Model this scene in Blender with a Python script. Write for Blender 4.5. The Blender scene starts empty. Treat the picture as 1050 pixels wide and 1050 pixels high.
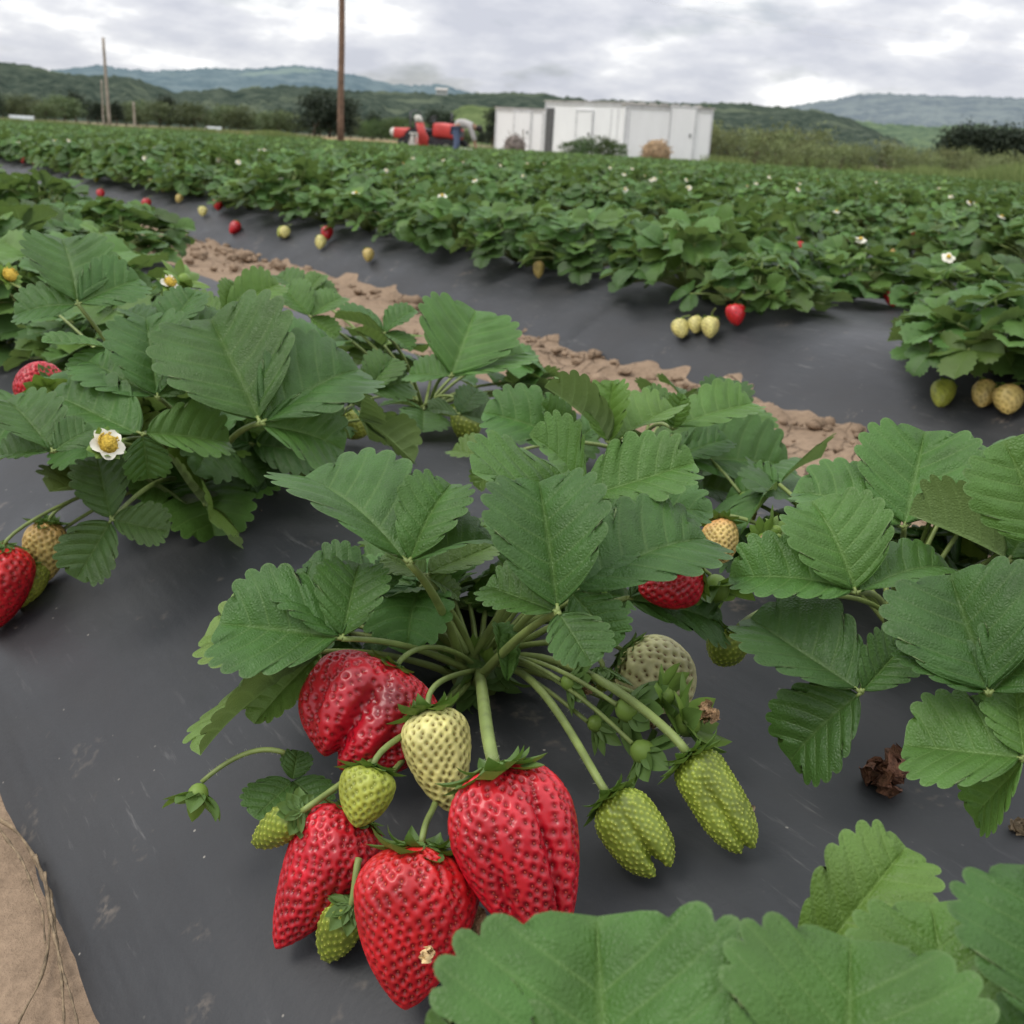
import bpy, math, random
import numpy as np
from mathutils import Vector, Matrix, noise as mnoise

random.seed(7)
rng = np.random.default_rng(7)
SC = bpy.context.scene
COL = SC.collection
rad = math.radians

# ------------------------------------------------------------------ camera
FPX = 1126.0
PITCH, ROLL, YAW, CAMH = rad(18.45), rad(3.2), rad(35.0), 0.34
FW = np.array([math.sin(YAW)*math.cos(PITCH), math.cos(YAW)*math.cos(PITCH), -math.sin(PITCH)])
_R0 = np.array([math.cos(YAW), -math.sin(YAW), 0.0])
_U0 = np.cross(_R0, FW)
RT = _R0*math.cos(ROLL) + _U0*math.sin(ROLL)
UP = np.cross(RT, FW)
CAM = np.array([0.0, 0.0, CAMH])
FH = np.array([math.sin(YAW), math.cos(YAW), 0.0])      # level forward
RH = np.array([math.cos(YAW), -math.sin(YAW), 0.0])     # level right


def ray(px, py):
    return FW + RT*(px-525)/FPX - UP*(py-525)/FPX


def on_z(px, py, z):
    d = ray(px, py)
    return CAM + d*((z-CAMH)/d[2])


def on_depth(px, py, t):
    return CAM + ray(px, py)*t


def project(P):
    d = np.asarray(P, float) - CAM
    z = d @ FW
    return 525+FPX*(d @ RT)/z, 525-FPX*(d @ UP)/z, z


def horizon(px):
    return 525 - (math.tan(PITCH)*FPX + (px-525)*(-math.sin(ROLL)))/math.cos(ROLL)


def far_point(px, dist, z):
    """ground-frame point seen in column px near the horizon, at level distance dist"""
    d = ray(px, horizon(px))
    d = d/np.hypot(d[0], d[1])
    return np.array([d[0]*dist, d[1]*dist, z])


cd = bpy.data.cameras.new("camera")
cam = bpy.data.objects.new("camera", cd)
COL.objects.link(cam)
cd.sensor_fit = 'HORIZONTAL'
cd.sensor_width = 36.0
cd.lens = 36.0*FPX/1050.0
cd.clip_start = 0.02
cd.clip_end = 20000
cd.dof.use_dof = True
cd.dof.focus_distance = 0.60
cd.dof.aperture_fstop = 19.0
m = Matrix(((RT[0], UP[0], -FW[0], CAM[0]), (RT[1], UP[1], -FW[1], CAM[1]), (RT[2], UP[2], -FW[2], CAM[2]), (0, 0, 0, 1)))
cam.matrix_world = m
SC.camera = cam
SC.view_settings.view_transform = 'Standard'
SC.view_settings.look = 'None'
SC.view_settings.exposure = 0
SC.view_settings.gamma = 1
SC.cycles.use_denoising = True
SC.cycles.max_bounces = 6
SC.cycles.transparent_max_bounces = 8
SC.cycles.sample_clamp_indirect = 5

# ------------------------------------------------------------------ node helpers
def new_mat(name):
    mt = bpy.data.materials.new(name)
    mt.use_nodes = True
    nt = mt.node_tree
    for n in list(nt.nodes):
        nt.nodes.remove(n)
    out = nt.nodes.new('ShaderNodeOutputMaterial')
    return mt, nt, out


class NT:
    def __init__(s, nt):
        s.nt = nt

    def n(s, typ, **kw):
        nd = s.nt.nodes.new(typ)
        for k, v in kw.items():
            if k.startswith('i_'):
                nd.inputs[k[2:].replace('_', ' ')].default_value = v
            else:
                setattr(nd, k, v)
        return nd

    def l(s, a, b):
        s.nt.links.new(a, b)

    def ramp(s, fac, stops, interp='LINEAR'):
        r = s.nt.nodes.new('ShaderNodeValToRGB')
        r.color_ramp.interpolation = interp
        e = r.color_ramp.elements
        while len(e) < len(stops):
            e.new(0.5)
        for el, (p, c) in zip(e, stops):
            el.position = p
            el.color = (c, c, c, 1) if isinstance(c, (int, float)) else (*c, 1)
        s.l(fac, r.inputs['Fac'])
        return r.outputs['Color']

    def mix(s, fac, a, b, typ='MIX'):
        nd = s.nt.nodes.new('ShaderNodeMix')
        nd.data_type = 'RGBA'
        nd.blend_type = typ
        for sock, v in ((nd.inputs[0], fac), (nd.inputs[6], a), (nd.inputs[7], b)):
            if isinstance(v, (int, float)):
                sock.default_value = v
            elif isinstance(v, tuple):
                sock.default_value = (*v, 1)
            else:
                s.l(v, sock)
        return nd.outputs[2]

    def math(s, op, a, b=0.0, clamp=False):
        nd = s.nt.nodes.new('ShaderNodeMath')
        nd.operation = op
        nd.use_clamp = clamp
        for sock, v in ((nd.inputs[0], a), (nd.inputs[1], b)):
            if isinstance(v, (int, float)):
                sock.default_value = v
            else:
                s.l(v, sock)
        return nd.outputs[0]

    def noise(s, vec, scale, detail=3, rough=0.55, out='Fac'):
        nd = s.nt.nodes.new('ShaderNodeTexNoise')
        nd.inputs['Scale'].default_value = scale
        nd.inputs['Detail'].default_value = detail
        nd.inputs['Roughness'].default_value = rough
        if vec is not None:
            s.l(vec, nd.inputs['Vector'])
        return nd.outputs[out]

    def bump(s, h, strength, dist, normal=None):
        nd = s.nt.nodes.new('ShaderNodeBump')
        nd.inputs['Strength'].default_value = strength
        nd.inputs['Distance'].default_value = dist
        s.l(h, nd.inputs['Height'])
        if normal is not None:
            s.l(normal, nd.inputs['Normal'])
        return nd.outputs['Normal']

    def mapping(s, vec, scale=(1, 1, 1), rot=(0, 0, 0)):
        nd = s.nt.nodes.new('ShaderNodeMapping')
        nd.inputs['Scale'].default_value = scale
        nd.inputs['Rotation'].default_value = rot
        s.l(vec, nd.inputs['Vector'])
        return nd.outputs['Vector']


def principled(g, **kw):
    b = g.nt.nodes.new('ShaderNodeBsdfPrincipled')
    for k, v in kw.items():
        sock = b.inputs[k.replace('_', ' ')]
        if isinstance(v, (int, float)):
            sock.default_value = v
        elif isinstance(v, tuple):
            sock.default_value = (*v, 1) if len(v) == 3 else v
        else:
            g.l(v, sock)
    return b


def simple_mat(name, col, rough=0.6, var=0.25, scale=30.0, bump=0.0, spec=0.4, metal=0.0):
    mt, nt, out = new_mat(name)
    g = NT(nt)
    tc = g.n('ShaderNodeTexCoord')
    nz = g.noise(tc.outputs['Object'], scale, 4)
    dark = tuple(c*(1-var) for c in col)
    lite = tuple(min(1, c*(1+var)) for c in col)
    c = g.ramp(nz, [(0.3, dark), (0.7, lite)])
    b = principled(g, Base_Color=c, Roughness=rough, Specular_IOR_Level=spec, Metallic=metal)
    if bump:
        g.l(g.bump(nz, bump, 0.01), b.inputs['Normal'])
    g.l(b.outputs[0], out.inputs[0])
    return mt


def leaf_material(name, up_col, vein_col, back_col, trans=0.24, fine=True, rough=0.43):
    """two-sided leaf: attribute Col = (brightness, yellowing, age); UV.x integer on veins, UV.y 0 midrib .. 1 margin"""
    mt, nt, out = new_mat(name)
    g = NT(nt)
    at = g.n('ShaderNodeAttribute', attribute_name='Col')
    sep = g.n('ShaderNodeSeparateColor')
    g.l(at.outputs['Color'], sep.inputs[0])
    uv = g.n('ShaderNodeUVMap')
    su = g.n('ShaderNodeSeparateXYZ')
    g.l(uv.outputs[0], su.inputs[0])
    fr = g.math('FRACT', su.outputs[0])
    ph = g.math('ABSOLUTE', g.math('SUBTRACT', fr, 0.5))          # .5 on the vein
    wid = g.math('MULTIPLY', ph, 2.0)
    vein = g.ramp(wid, [(0.80, 0.0), (0.97, 1.0)])
    mid = g.ramp(su.outputs[1], [(0.02, 1.0), (0.07, 0.0)])
    fade = g.ramp(su.outputs[1], [(0.0, 0.9), (0.9, 0.35)])
    vm = g.math('MAXIMUM', g.math('MULTIPLY', vein, fade), mid)
    tc = g.n('ShaderNodeTexCoord')
    n1 = g.noise(tc.outputs['Object'], 38, 4)
    colv = g.ramp(n1, [(0.3, tuple(c*0.78 for c in up_col)), (0.7, tuple(c*1.25 for c in up_col))])
    colv = g.mix(g.math('MULTIPLY', vm, 0.55), colv, vein_col)
    yel = g.mix(sep.outputs[1], colv, (0.155, 0.22, 0.035))
    old = g.mix(sep.outputs[2], yel, (0.20, 0.17, 0.06))
    rim = g.ramp(su.outputs[1], [(0.955, 0.0), (0.99, 1.0)])
    old = g.mix(g.math('MULTIPLY', rim, 0.16), old, (0.22, 0.30, 0.14))
    br = g.math('MULTIPLY', sep.outputs[0], 2.0)
    hsv = g.n('ShaderNodeHueSaturation')
    g.l(old, hsv.inputs['Color'])
    g.l(br, hsv.inputs['Value'])
    backv = g.mix(g.math('MULTIPLY', vm, 0.6), back_col, tuple(min(1, c*1.5) for c in back_col))
    geo = g.n('ShaderNodeNewGeometry')
    col = g.mix(geo.outputs['Backfacing'], hsv.outputs[0], backv)
    b = principled(g, Base_Color=col, Roughness=rough, Specular_IOR_Level=0.33)
    if fine:
        v = g.n('ShaderNodeTexVoronoi', feature='DISTANCE_TO_EDGE')
        v.inputs['Scale'].default_value = 520
        g.l(tc.outputs['Object'], v.inputs['Vector'])
        hh = g.math('ADD', g.math('MULTIPLY', v.outputs['Distance'], 0.6), g.math('MULTIPLY', g.noise(tc.outputs['Object'], 170, 3), 0.8))
        hh = g.math('SUBTRACT', hh, g.math('MULTIPLY', vm, 0.35))
        nrm = g.bump(hh, 0.62, 0.0016)
        g.l(nrm, b.inputs['Normal'])
    tr = g.n('ShaderNodeBsdfTranslucent')
    g.l(g.mix(0.5, col, (0.20, 0.32, 0.03)), tr.inputs['Color'])
    ms = g.n('ShaderNodeMixShader')
    ms.inputs[0].default_value = trans
    g.l(b.outputs[0], ms.inputs[1])
    g.l(tr.outputs[0], ms.inputs[2])
    g.l(ms.outputs[0], out.inputs[0])
    return mt


def col_attr_mat(name, rough=0.35, spec=0.5, sss=0.0, sss_col=(1, .3, .2), bump=0.0, bscale=300, coat=0.0):
    mt, nt, out = new_mat(name)
    g = NT(nt)
    at = g.n('ShaderNodeAttribute', attribute_name='Col')
    tc = g.n('ShaderNodeTexCoord')
    nz = g.noise(tc.outputs['Object'], 160, 3)
    c = g.mix(1.0, at.outputs['Color'], g.ramp(nz, [(0.25, 0.82), (0.75, 1.12)]), 'MULTIPLY')
    b = principled(g, Base_Color=c, Roughness=rough, Specular_IOR_Level=spec, Coat_Weight=coat, Coat_Roughness=0.2)
    if sss:
        b.inputs['Subsurface Weight'].default_value = sss
        b.inputs['Subsurface Radius'].default_value = sss_col
        b.inputs['Subsurface Scale'].default_value = 0.003
    if bump:
        g.l(g.bump(g.noise(tc.outputs['Object'], bscale, 3), bump, 0.001), b.inputs['Normal'])
    g.l(b.outputs[0], out.inputs[0])
    return mt


def plastic_material():
    mt, nt, out = new_mat('black_plastic_film')
    g = NT(nt)
    tc = g.n('ShaderNodeTexCoord')
    P = tc.outputs['Object']
    big = g.noise(P, 5.0, 4)
    dust = g.noise(g.mapping(P, (1.6, 1.0, 1.6), (0, 0, 0.35)), 5.0, 5, 0.6)
    dustm = g.ramp(dust, [(0.45, 0.0), (0.72, 1.0)])
    base = g.ramp(big, [(0.3, (0.017, 0.018, 0.020)), (0.7, (0.031, 0.033, 0.036))])
    base = g.mix(g.math('MULTIPLY', dustm, 0.30), base, (0.062, 0.061, 0.060))
    # dried mud splashes and pale specks
    pat = g.ramp(g.noise(P, 9.0, 5, 0.7), [(0.60, 0.0), (0.68, 1.0)])
    base = g.mix(g.math('MULTIPLY', pat, g.ramp(g.noise(P, 120, 3), [(0.45, 0.0), (0.6, 0.5)])), base, (0.22, 0.18, 0.14))
    vo = g.n('ShaderNodeTexVoronoi')
    vo.inputs['Scale'].default_value = 55
    g.l(P, vo.inputs['Vector'])
    spk = g.ramp(vo.outputs['Distance'], [(0.035, 1.0), (0.06, 0.0)])
    spk = g.math('MULTIPLY', spk, g.ramp(g.noise(P, 16, 2), [(0.42, 0.0), (0.55, 0.8)]))
    base = g.mix(spk, base, (0.30, 0.28, 0.24))
    scr = g.noise(g.mapping(P, (60, 7, 60), (0, 0, -0.6)), 2.0, 4, 0.7)
    scrm = g.math('MULTIPLY', g.ramp(scr, [(0.60, 0.0), (0.70, 0.45)]), g.ramp(big, [(0.45, 0.0), (0.6, 1.0)]))
    base = g.mix(scrm, base, (0.15, 0.145, 0.14))
    rg = g.ramp(dust, [(0.3, 0.42), (0.7, 0.66)])
    b = principled(g, Base_Color=base, Roughness=rg, Specular_IOR_Level=0.5)
    w = g.noise(g.mapping(P, (6, 1.2, 6), (0, 0, 0.25)), 3.0, 3)
    nrm = g.bump(w, 0.17, 0.02)
    nrm = g.bump(g.noise(P, 220, 4, 0.6), 0.16, 0.0015, nrm)
    nrm = g.bump(g.noise(g.mapping(P, (10, 16, 10), (0, 0, 0.5)), 2.0, 3), 0.05, 0.006, nrm)
    g.l(nrm, b.inputs['Normal'])
    g.l(b.outputs[0], out.inputs[0])
    return mt


def soil_material(name, dark, lite, crack=True):
    mt, nt, out = new_mat(name)
    g = NT(nt)
    tc = g.n('ShaderNodeTexCoord')
    P = tc.outputs['Object']
    a = g.noise(P, 7, 6, 0.62)
    f = g.noise(P, 90, 5, 0.7)
    c = g.ramp(a, [(0.3, dark), (0.7, lite)])
    c = g.mix(0.5, c, g.ramp(f, [(0.25, tuple(x*0.6 for x in dark)), (0.75, tuple(min(1, x*1.12) for x in lite))]))
    pebb = g.ramp(g.noise(P, 45, 3, 0.6), [(0.64, 0.0), (0.70, 0.6)])
    c = g.mix(pebb, c, tuple(x*0.42 for x in dark))
    h = g.math('ADD', g.math('MULTIPLY', a, 1.2), g.math('MULTIPLY', f, 0.35))
    if crack:
        v = g.n('ShaderNodeTexVoronoi', feature='DISTANCE_TO_EDGE')
        v.inputs['Scale'].default_value = 12
        wv = g.n('ShaderNodeVectorMath', operation='ADD')
        sc = g.n('ShaderNodeVectorMath', operation='SCALE')
        g.l(g.noise(P, 9, 3, out='Color'), sc.inputs[0])
        sc.inputs['Scale'].default_value = 0.08
        g.l(P, wv.inputs[0]); g.l(sc.outputs[0], wv.inputs[1])
        g.l(wv.outputs[0], v.inputs['Vector'])
        ck = g.ramp(v.outputs['Distance'], [(0.0, 1.0), (0.022, 0.0)])
        ck = g.math('MULTIPLY', ck, g.ramp(g.noise(P, 4, 2), [(0.50, 0.0), (0.60, 0.75)]))
        c = g.mix(ck, c, tuple(x*0.28 for x in dark))
        h = g.math('SUBTRACT', h, g.math('MULTIPLY', ck, 0.5))
    b = principled(g, Base_Color=c, Roughness=0.95, Specular_IOR_Level=0.15)
    g.l(g.bump(h, 0.9, 0.012), b.inputs['Normal'])
    g.l(b.outputs[0], out.inputs[0])
    return mt


M = {}
M['leaf'] = leaf_material('strawberry_leaf', (0.052, 0.126, 0.026), (0.115, 0.200, 0.058), (0.155, 0.225, 0.085))
M['leaf_far'] = leaf_material('strawberry_leaf_plain', (0.064, 0.138, 0.032), (0.115, 0.195, 0.060), (0.155, 0.225, 0.088), fine=False, rough=0.5)
M['sepal'] = leaf_material('sepal_green', (0.075, 0.150, 0.030), (0.12, 0.20, 0.05), (0.11, 0.19, 0.05), fine=False)
M['stalk'] = simple_mat('green_stalk', (0.190, 0.245, 0.070), 0.5, 0.25, 60)
M['stalk_red'] = simple_mat('tinted_stalk', (0.20, 0.18, 0.08), 0.5, 0.3, 60)
M['hair'] = simple_mat('stalk_hair', (0.42, 0.46, 0.28), 0.6, 0.1, 60)
M['red'] = col_attr_mat('ripe_strawberry_skin', 0.33, 0.5, 0.10, (1, .25, .15), coat=0.10)
M['green'] = col_attr_mat('unripe_strawberry_skin', 0.42, 0.4, 0.12, (.6, .8, .2))
M['seed'] = col_attr_mat('achene', 0.38, 0.5)
M['petal'] = simple_mat('white_petal', (0.70, 0.68, 0.56), 0.6, 0.06, 80)
M['pistil'] = simple_mat('yellow_flower_heart', (0.62, 0.42, 0.05), 0.7, 0.3, 400, 0.6)
M['dry'] = simple_mat('dried_brown_tissue', (0.42, 0.26, 0.14), 0.85, 0.4, 160, 0.8)
M['dryred'] = simple_mat('dried_russet_tissue', (0.23, 0.105, 0.06), 0.85, 0.45, 120, 0.8)
M['cream_bit'] = simple_mat('cream_dry_petal', (.72, .53, .27), .8, .2, 200)
M['straw'] = simple_mat('dry_straw', (0.21, 0.155, 0.095), 0.85, 0.55, 130, 0.4)
M['plastic'] = plastic_material()
M['soil'] = soil_material('dry_tan_soil', (0.200, 0.142, 0.095), (0.360, 0.262, 0.178))
M['soil_dark'] = soil_material('damp_soil', (0.05, 0.034, 0.024), (0.11, 0.075, 0.05), False)
M['field_soil'] = soil_material('field_ground', (0.15, 0.13, 0.07), (0.24, 0.20, 0.11), False)

# ------------------------------------------------------------------ mesh helpers
def unit(v):
    v = np.asarray(v, float)
    return v/max(1e-12, np.linalg.norm(v))


class Acc:
    """collects grids of vertices, to be linked as one mesh object"""
    def __init__(s):
        s.v, s.f, s.uv, s.c, s.mi, s.n = [], [], [], [], [], 0

    def add(s, V, F, uv=None, col=None, mat=0):
        V = np.asarray(V, float).reshape(-1, 3)
        F = np.asarray(F, int).reshape(-1, 4)
        k = len(V)
        s.v.append(V)
        s.f.append(F + s.n)
        s.uv.append(np.zeros((k, 2)) if uv is None else np.asarray(uv, float).reshape(-1, 2))
        if col is None:
            col = (0.5, 0.0, 0.0)
        col = np.asarray(col, float)
        s.c.append(np.tile(col, (k, 1)) if col.ndim == 1 else col)
        s.mi.append(np.full(len(F), mat))
        s.n += k
        return s

    def grid(s, P, wrap=False, **kw):
        """P: (rows, cols, 3)"""
        r, c = P.shape[:2]
        I = np.arange(r*c).reshape(r, c)
        if wrap:
            J = np.roll(I, -1, axis=1)
            F = np.stack([I[:-1], J[:-1], J[1:], I[1:]], -1)
        else:
            F = np.stack([I[:-1, :-1], I[:-1, 1:], I[1:, 1:], I[1:, :-1]], -1)
        return s.add(P.reshape(-1, 3), F.reshape(-1, 4), **kw)

    def merge(s, o, mat=0, T=None, R=None, tint=None):
        for V, F, uv, c, mi in zip(o.v, o.f, o.uv, o.c, o.mi):
            pass
        V = np.concatenate(o.v)
        if R is not None:
            V = V @ R.T
        if T is not None:
            V = V + T
        c = np.concatenate(o.c)
        if tint is not None:
            c = c*tint
        k = len(V)
        s.v.append(V); s.f.append(np.concatenate(o.f)+s.n); s.uv.append(np.concatenate(o.uv)); s.c.append(c)
        s.mi.append(np.concatenate(o.mi)+mat)
        s.n += k
        return s

    def arrays(s):
        return np.concatenate(s.v), np.concatenate(s.f), np.concatenate(s.uv), np.concatenate(s.c), np.concatenate(s.mi)

    def mesh(s, name, mats, smooth=True, origin=None):
        V, F, uv, c, mi = s.arrays()
        if origin is not None:
            V = V - np.asarray(origin)
        me = bpy.data.meshes.new(name)
        me.vertices.add(len(V))
        me.vertices.foreach_set('co', V.astype(np.float32).ravel())
        me.loops.add(len(F)*4)
        me.loops.foreach_set('vertex_index', F.astype(np.int32).ravel())
        me.polygons.add(len(F))
        me.polygons.foreach_set('loop_start', np.arange(0, len(F)*4, 4, dtype=np.int32))
        me.polygons.foreach_set('material_index', mi.astype(np.int32))
        me.polygons.foreach_set('use_smooth', np.full(len(F), smooth))
        me.update(calc_edges=True)
        ul = me.uv_layers.new(name='UVMap')
        ul.data.foreach_set('uv', uv[F.ravel()].astype(np.float32).ravel())
        ca = me.color_attributes.new('Col', 'FLOAT_COLOR', 'POINT')
        ca.data.foreach_set('color', np.c_[c, np.ones(len(c))].astype(np.float32).ravel())
        for mt in mats if isinstance(mats, (list, tuple)) else [mats]:
            me.materials.append(mt)
        return me

    def obj(s, name, mats, parent=None, smooth=True, origin=None):
        o = bpy.data.objects.new(name, s.mesh(name, mats, smooth, origin))
        COL.objects.link(o)
        if parent is not None:
            o.parent = parent
        return o


def tag(o, label=None, cat=None, group=None, kind=None):
    if label: o['label'] = label
    if cat: o['category'] = cat
    if group: o['group'] = group
    if kind: o['kind'] = kind
    return o


def thing(name, label, cat, loc, group=None, rz=0.0):
    o = bpy.data.objects.new(name, None)
    COL.objects.link(o)
    o.empty_display_size = 0.05
    o.location = loc
    o.rotation_euler = (0, 0, rz)
    return tag(o, label, cat, group)


def tube(a, P, r, seg=8, mat=0, col=None):
    P = np.asarray(P, float)
    n = len(P)
    r = np.full(n, r) if np.isscalar(r) else np.asarray(r, float)
    T = np.gradient(P, axis=0)
    T /= np.maximum(1e-9, np.linalg.norm(T, axis=1))[:, None]
    ref = np.array([0, 0, 1.0]) if abs(T[0][2]) < 0.9 else np.array([1.0, 0, 0])
    rows = []
    u = unit(np.cross(T[0], ref))
    for i in range(n):
        u = unit(u - T[i]*(u @ T[i]))
        w = np.cross(T[i], u)
        th = np.linspace(0, 2*np.pi, seg, endpoint=False)
        rows.append(P[i] + r[i]*(np.cos(th)[:, None]*u + np.sin(th)[:, None]*w))
    rows = [np.tile(P[0], (seg, 1))] + rows + [np.tile(P[-1], (seg, 1))]
    return a.grid(np.array(rows), wrap=True, mat=mat, col=col)


def bez(p0, p1, p2, n=10, p3=None):
    t = np.linspace(0, 1, n)[:, None]
    p0, p1, p2 = map(lambda q: np.asarray(q, float), (p0, p1, p2))
    if p3 is None:
        return (1-t)**2*p0 + 2*t*(1-t)*p1 + t*t*p2
    return (1-t)**3*p0 + 3*t*(1-t)**2*p1 + 3*t*t*(1-t)*p2 + t**3*np.asarray(p3, float)


def box(a, c, s, R=None, mat=0, col=None):
    c = np.asarray(c, float)
    h = np.asarray(s, float)/2
    for ax in range(3):
        for sg in (-1, 1):
            q = np.zeros((4, 3))
            o1, o2 = (ax+1) % 3, (ax+2) % 3
            for i, (e1, e2) in enumerate(((-1, -1), (1, -1), (1, 1), (-1, 1))):
                q[i, ax] = sg*h[ax]; q[i, o1] = e1*h[o1]; q[i, o2] = e2*h[o2]
            if sg < 0:
                q = q[::-1]
            if R is not None:
                q = q @ np.asarray(R).T
            a.add(q+c, [[0, 1, 2, 3]], mat=mat, col=col)
    return a


def ellipsoid(a, c, r, seg=12, rings=8, mat=0, col=None, R=None, nz=0.0):
    ph = np.linspace(0, np.pi, rings)
    th = np.linspace(0, 2*np.pi, seg, endpoint=False)
    P = np.stack([np.sin(ph)[:, None]*np.cos(th), np.sin(ph)[:, None]*np.sin(th), -np.cos(ph)[:, None]*np.ones(seg)], -1)
    if nz:
        k = np.array([[mnoise.noise(Vector(q*2.3)+Vector((c[0]*7, c[1]*7, c[2]))) for q in row] for row in P])
        P = P*(1+nz*k)[..., None]
    P = P*np.asarray(r, float)
    if R is not None:
        P = P @ np.asarray(R).T
    return a.grid(P+np.asarray(c, float), wrap=True, mat=mat, col=col)


# ------------------------------------------------------------------ leaves
def leaflet(a, base, tip, nrm, width, teeth=9, sub=4, T=8, fold=0.25, arch=0.08, quilt=0.0011, wave=0.05, col=(0.5, 0, 0), r=rng, mat=0, tooth=0.072):
    base = np.asarray(base, float); tip = np.asarray(tip, float)
    L = np.linalg.norm(tip-base)
    y = (tip-base)/L
    z = unit(np.asarray(nrm, float) - y*(np.asarray(nrm, float) @ y))
    x = np.cross(y, z)
    K = teeth*sub
    phi = np.linspace(0.02, 1.0, K+1)
    ang = np.pi*phi
    yo = ((1-np.cos(ang))/2)**0.88
    xo = 0.5*(width/L)*np.sin(ang)**(0.96-0.50*np.clip(phi/0.65, 0, 1))*(0.70+0.30*np.clip(phi/0.55, 0, 1)**1.3)
    ip = np.arange(K+1)/sub
    fr = ip % 1.0
    saw = np.abs(np.cos(np.pi*fr))**0.65                            # 1 on the vein, 0 between: round teeth
    amp = tooth*min(1.0, (width/L)/.8)*np.clip((phi-0.22)/0.2, 0, 1)*(1-0.25*np.clip((phi-0.9)/0.1, 0, 1))
    dx = np.gradient(xo); dy = np.gradient(yo)
    ln = np.hypot(dx, dy)+1e-9
    ox, oy = dy/ln, -dx/ln
    # teeth point outward and a little to the tip
    off = amp*(saw-0.6)
    xt = np.maximum(0, xo+ox*off + 0*dx)
    yt = yo+oy*off+amp*0.16*saw
    ym = np.maximum.accumulate(np.clip(yo-0.62*xo, 0, 1))
    ym = ym*0.985
    tt = np.linspace(0, 1, T)**0.9
    uu = np.repeat(ip[:, None], T, 1)
    vv = np.repeat(tt[None], K+1, 0)
    ph0 = r.uniform(0, 6.28, 4)
    for side in (-1, 1):
        X = xt[:, None]*tt
        Y = ym[:, None]+(yt-ym)[:, None]*tt - 0.035*np.sin(np.pi*tt)[None]*np.sin(ang)[:, None]
        q = 0.5-0.5*np.cos(2*np.pi*fr)
        Z = quilt/L*q[:, None]*np.sin(np.pi*np.clip(tt, 0, 1)**0.85)[None]*1.6
        Z = Z + fold*X*(1-0.5*X) + arch*4*Y*(1-Y)
        Z = Z + wave*np.clip(tt, 0, 1)[None]**2*np.sin(np.pi*Y)*np.sin(7*Y+ph0[0]+side)*0.6
        Z = Z + wave*0.5*np.sin(4*Y+ph0[1])*np.sin(9*X*side+ph0[2])
        P = base + L*(X[..., None]*side*x + Y[..., None]*y + Z[..., None]*z)
        if side < 0:
            P = P[:, ::-1]; u2 = uu[:, ::-1]; v2 = vv[:, ::-1]
        else:
            u2, v2 = uu, vv
        a.grid(P[::-1] if False else P, uv=np.stack([u2, v2], -1).reshape(-1, 2), col=col, mat=mat)


def cross_fix(n, y):
    return unit(n - y*(n @ y))


def rot_about(v, ax, a):
    ax = unit(ax)
    return v*math.cos(a)+np.cross(ax, v)*math.sin(a)+ax*(ax @ v)*(1-math.cos(a))


def tri_leaf(a, J, d, n, size, r=rng, teeth=8, sub=3, T=5, quilt=0.001, spread=1.45, col=(0.5, 0, 0), cup=0.0, wr=1.0):
    """a three-part leaf at J: middle leaflet along d, face normal n"""
    d = cross_fix(unit(d), unit(n)); n = unit(n)
    for k, (s_, sc) in enumerate(((0, 1.0), (1, 0.93), (-1, 0.93))):
        dd = rot_about(d, n, s_*(spread+r.uniform(-.18, .18)))
        dd = unit(dd + n*(cup+r.uniform(-.12, .12)))
        nn = unit(cross_fix(n, dd) + 0.25*r.normal(size=3)*0.6)
        L = size*sc*r.uniform(.9, 1.08)
        leaflet(a, J+dd*size*0.05, J+dd*L, nn, L*wr*r.uniform(.92, 1.06), teeth=teeth, sub=sub, T=T, quilt=quilt,
                fold=r.uniform(.15, .65), arch=r.uniform(-.03, .14), wave=r.uniform(.02, .07), col=col, r=r)


def leaf_tint(r=rng):
    v = float(np.clip(r.normal(0.52, 0.10), .34, .74))
    yl = r.uniform(.3, .6) if r.random() < .12 else float(np.clip(r.normal(0.03, 0.11), 0, .3))
    return (v, yl, r.uniform(.15, .4) if r.random() < .06 else 0.0)


def hairs(a, P, rr, n, r=rng, mat=1, ln=0.0016):
    P = np.asarray(P)
    for _ in range(n):
        t = r.uniform(0.05, .97)*(len(P)-1)
        i = int(t); f = t-i
        p = P[i]*(1-f)+P[min(i+1, len(P)-1)]*f
        tg = unit(P[min(i+1, len(P)-1)]-P[i])
        o = r.normal(size=3); o = unit(o-tg*(o @ tg))
        b = p+o*rr*0.9
        e = b+(o+tg*r.uniform(-.3, .3))*ln*r.uniform(.6, 1.3)
        w = tg*0.00007
        a.add([b-w, b+w, e+w*.3, e-w*.3], [[0, 1, 2, 3]], mat=mat)


def stalk_pts(c, J, bow=0.25, n=12, r=rng):
    c = np.asarray(c, float); J = np.asarray(J, float)
    mid = (c+J)/2
    L = np.linalg.norm(J-c)
    mid = mid + np.array([0, 0, bow*L]) + r.normal(size=3)*0.02*L
    return bez(c, mid, J, n)


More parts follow.
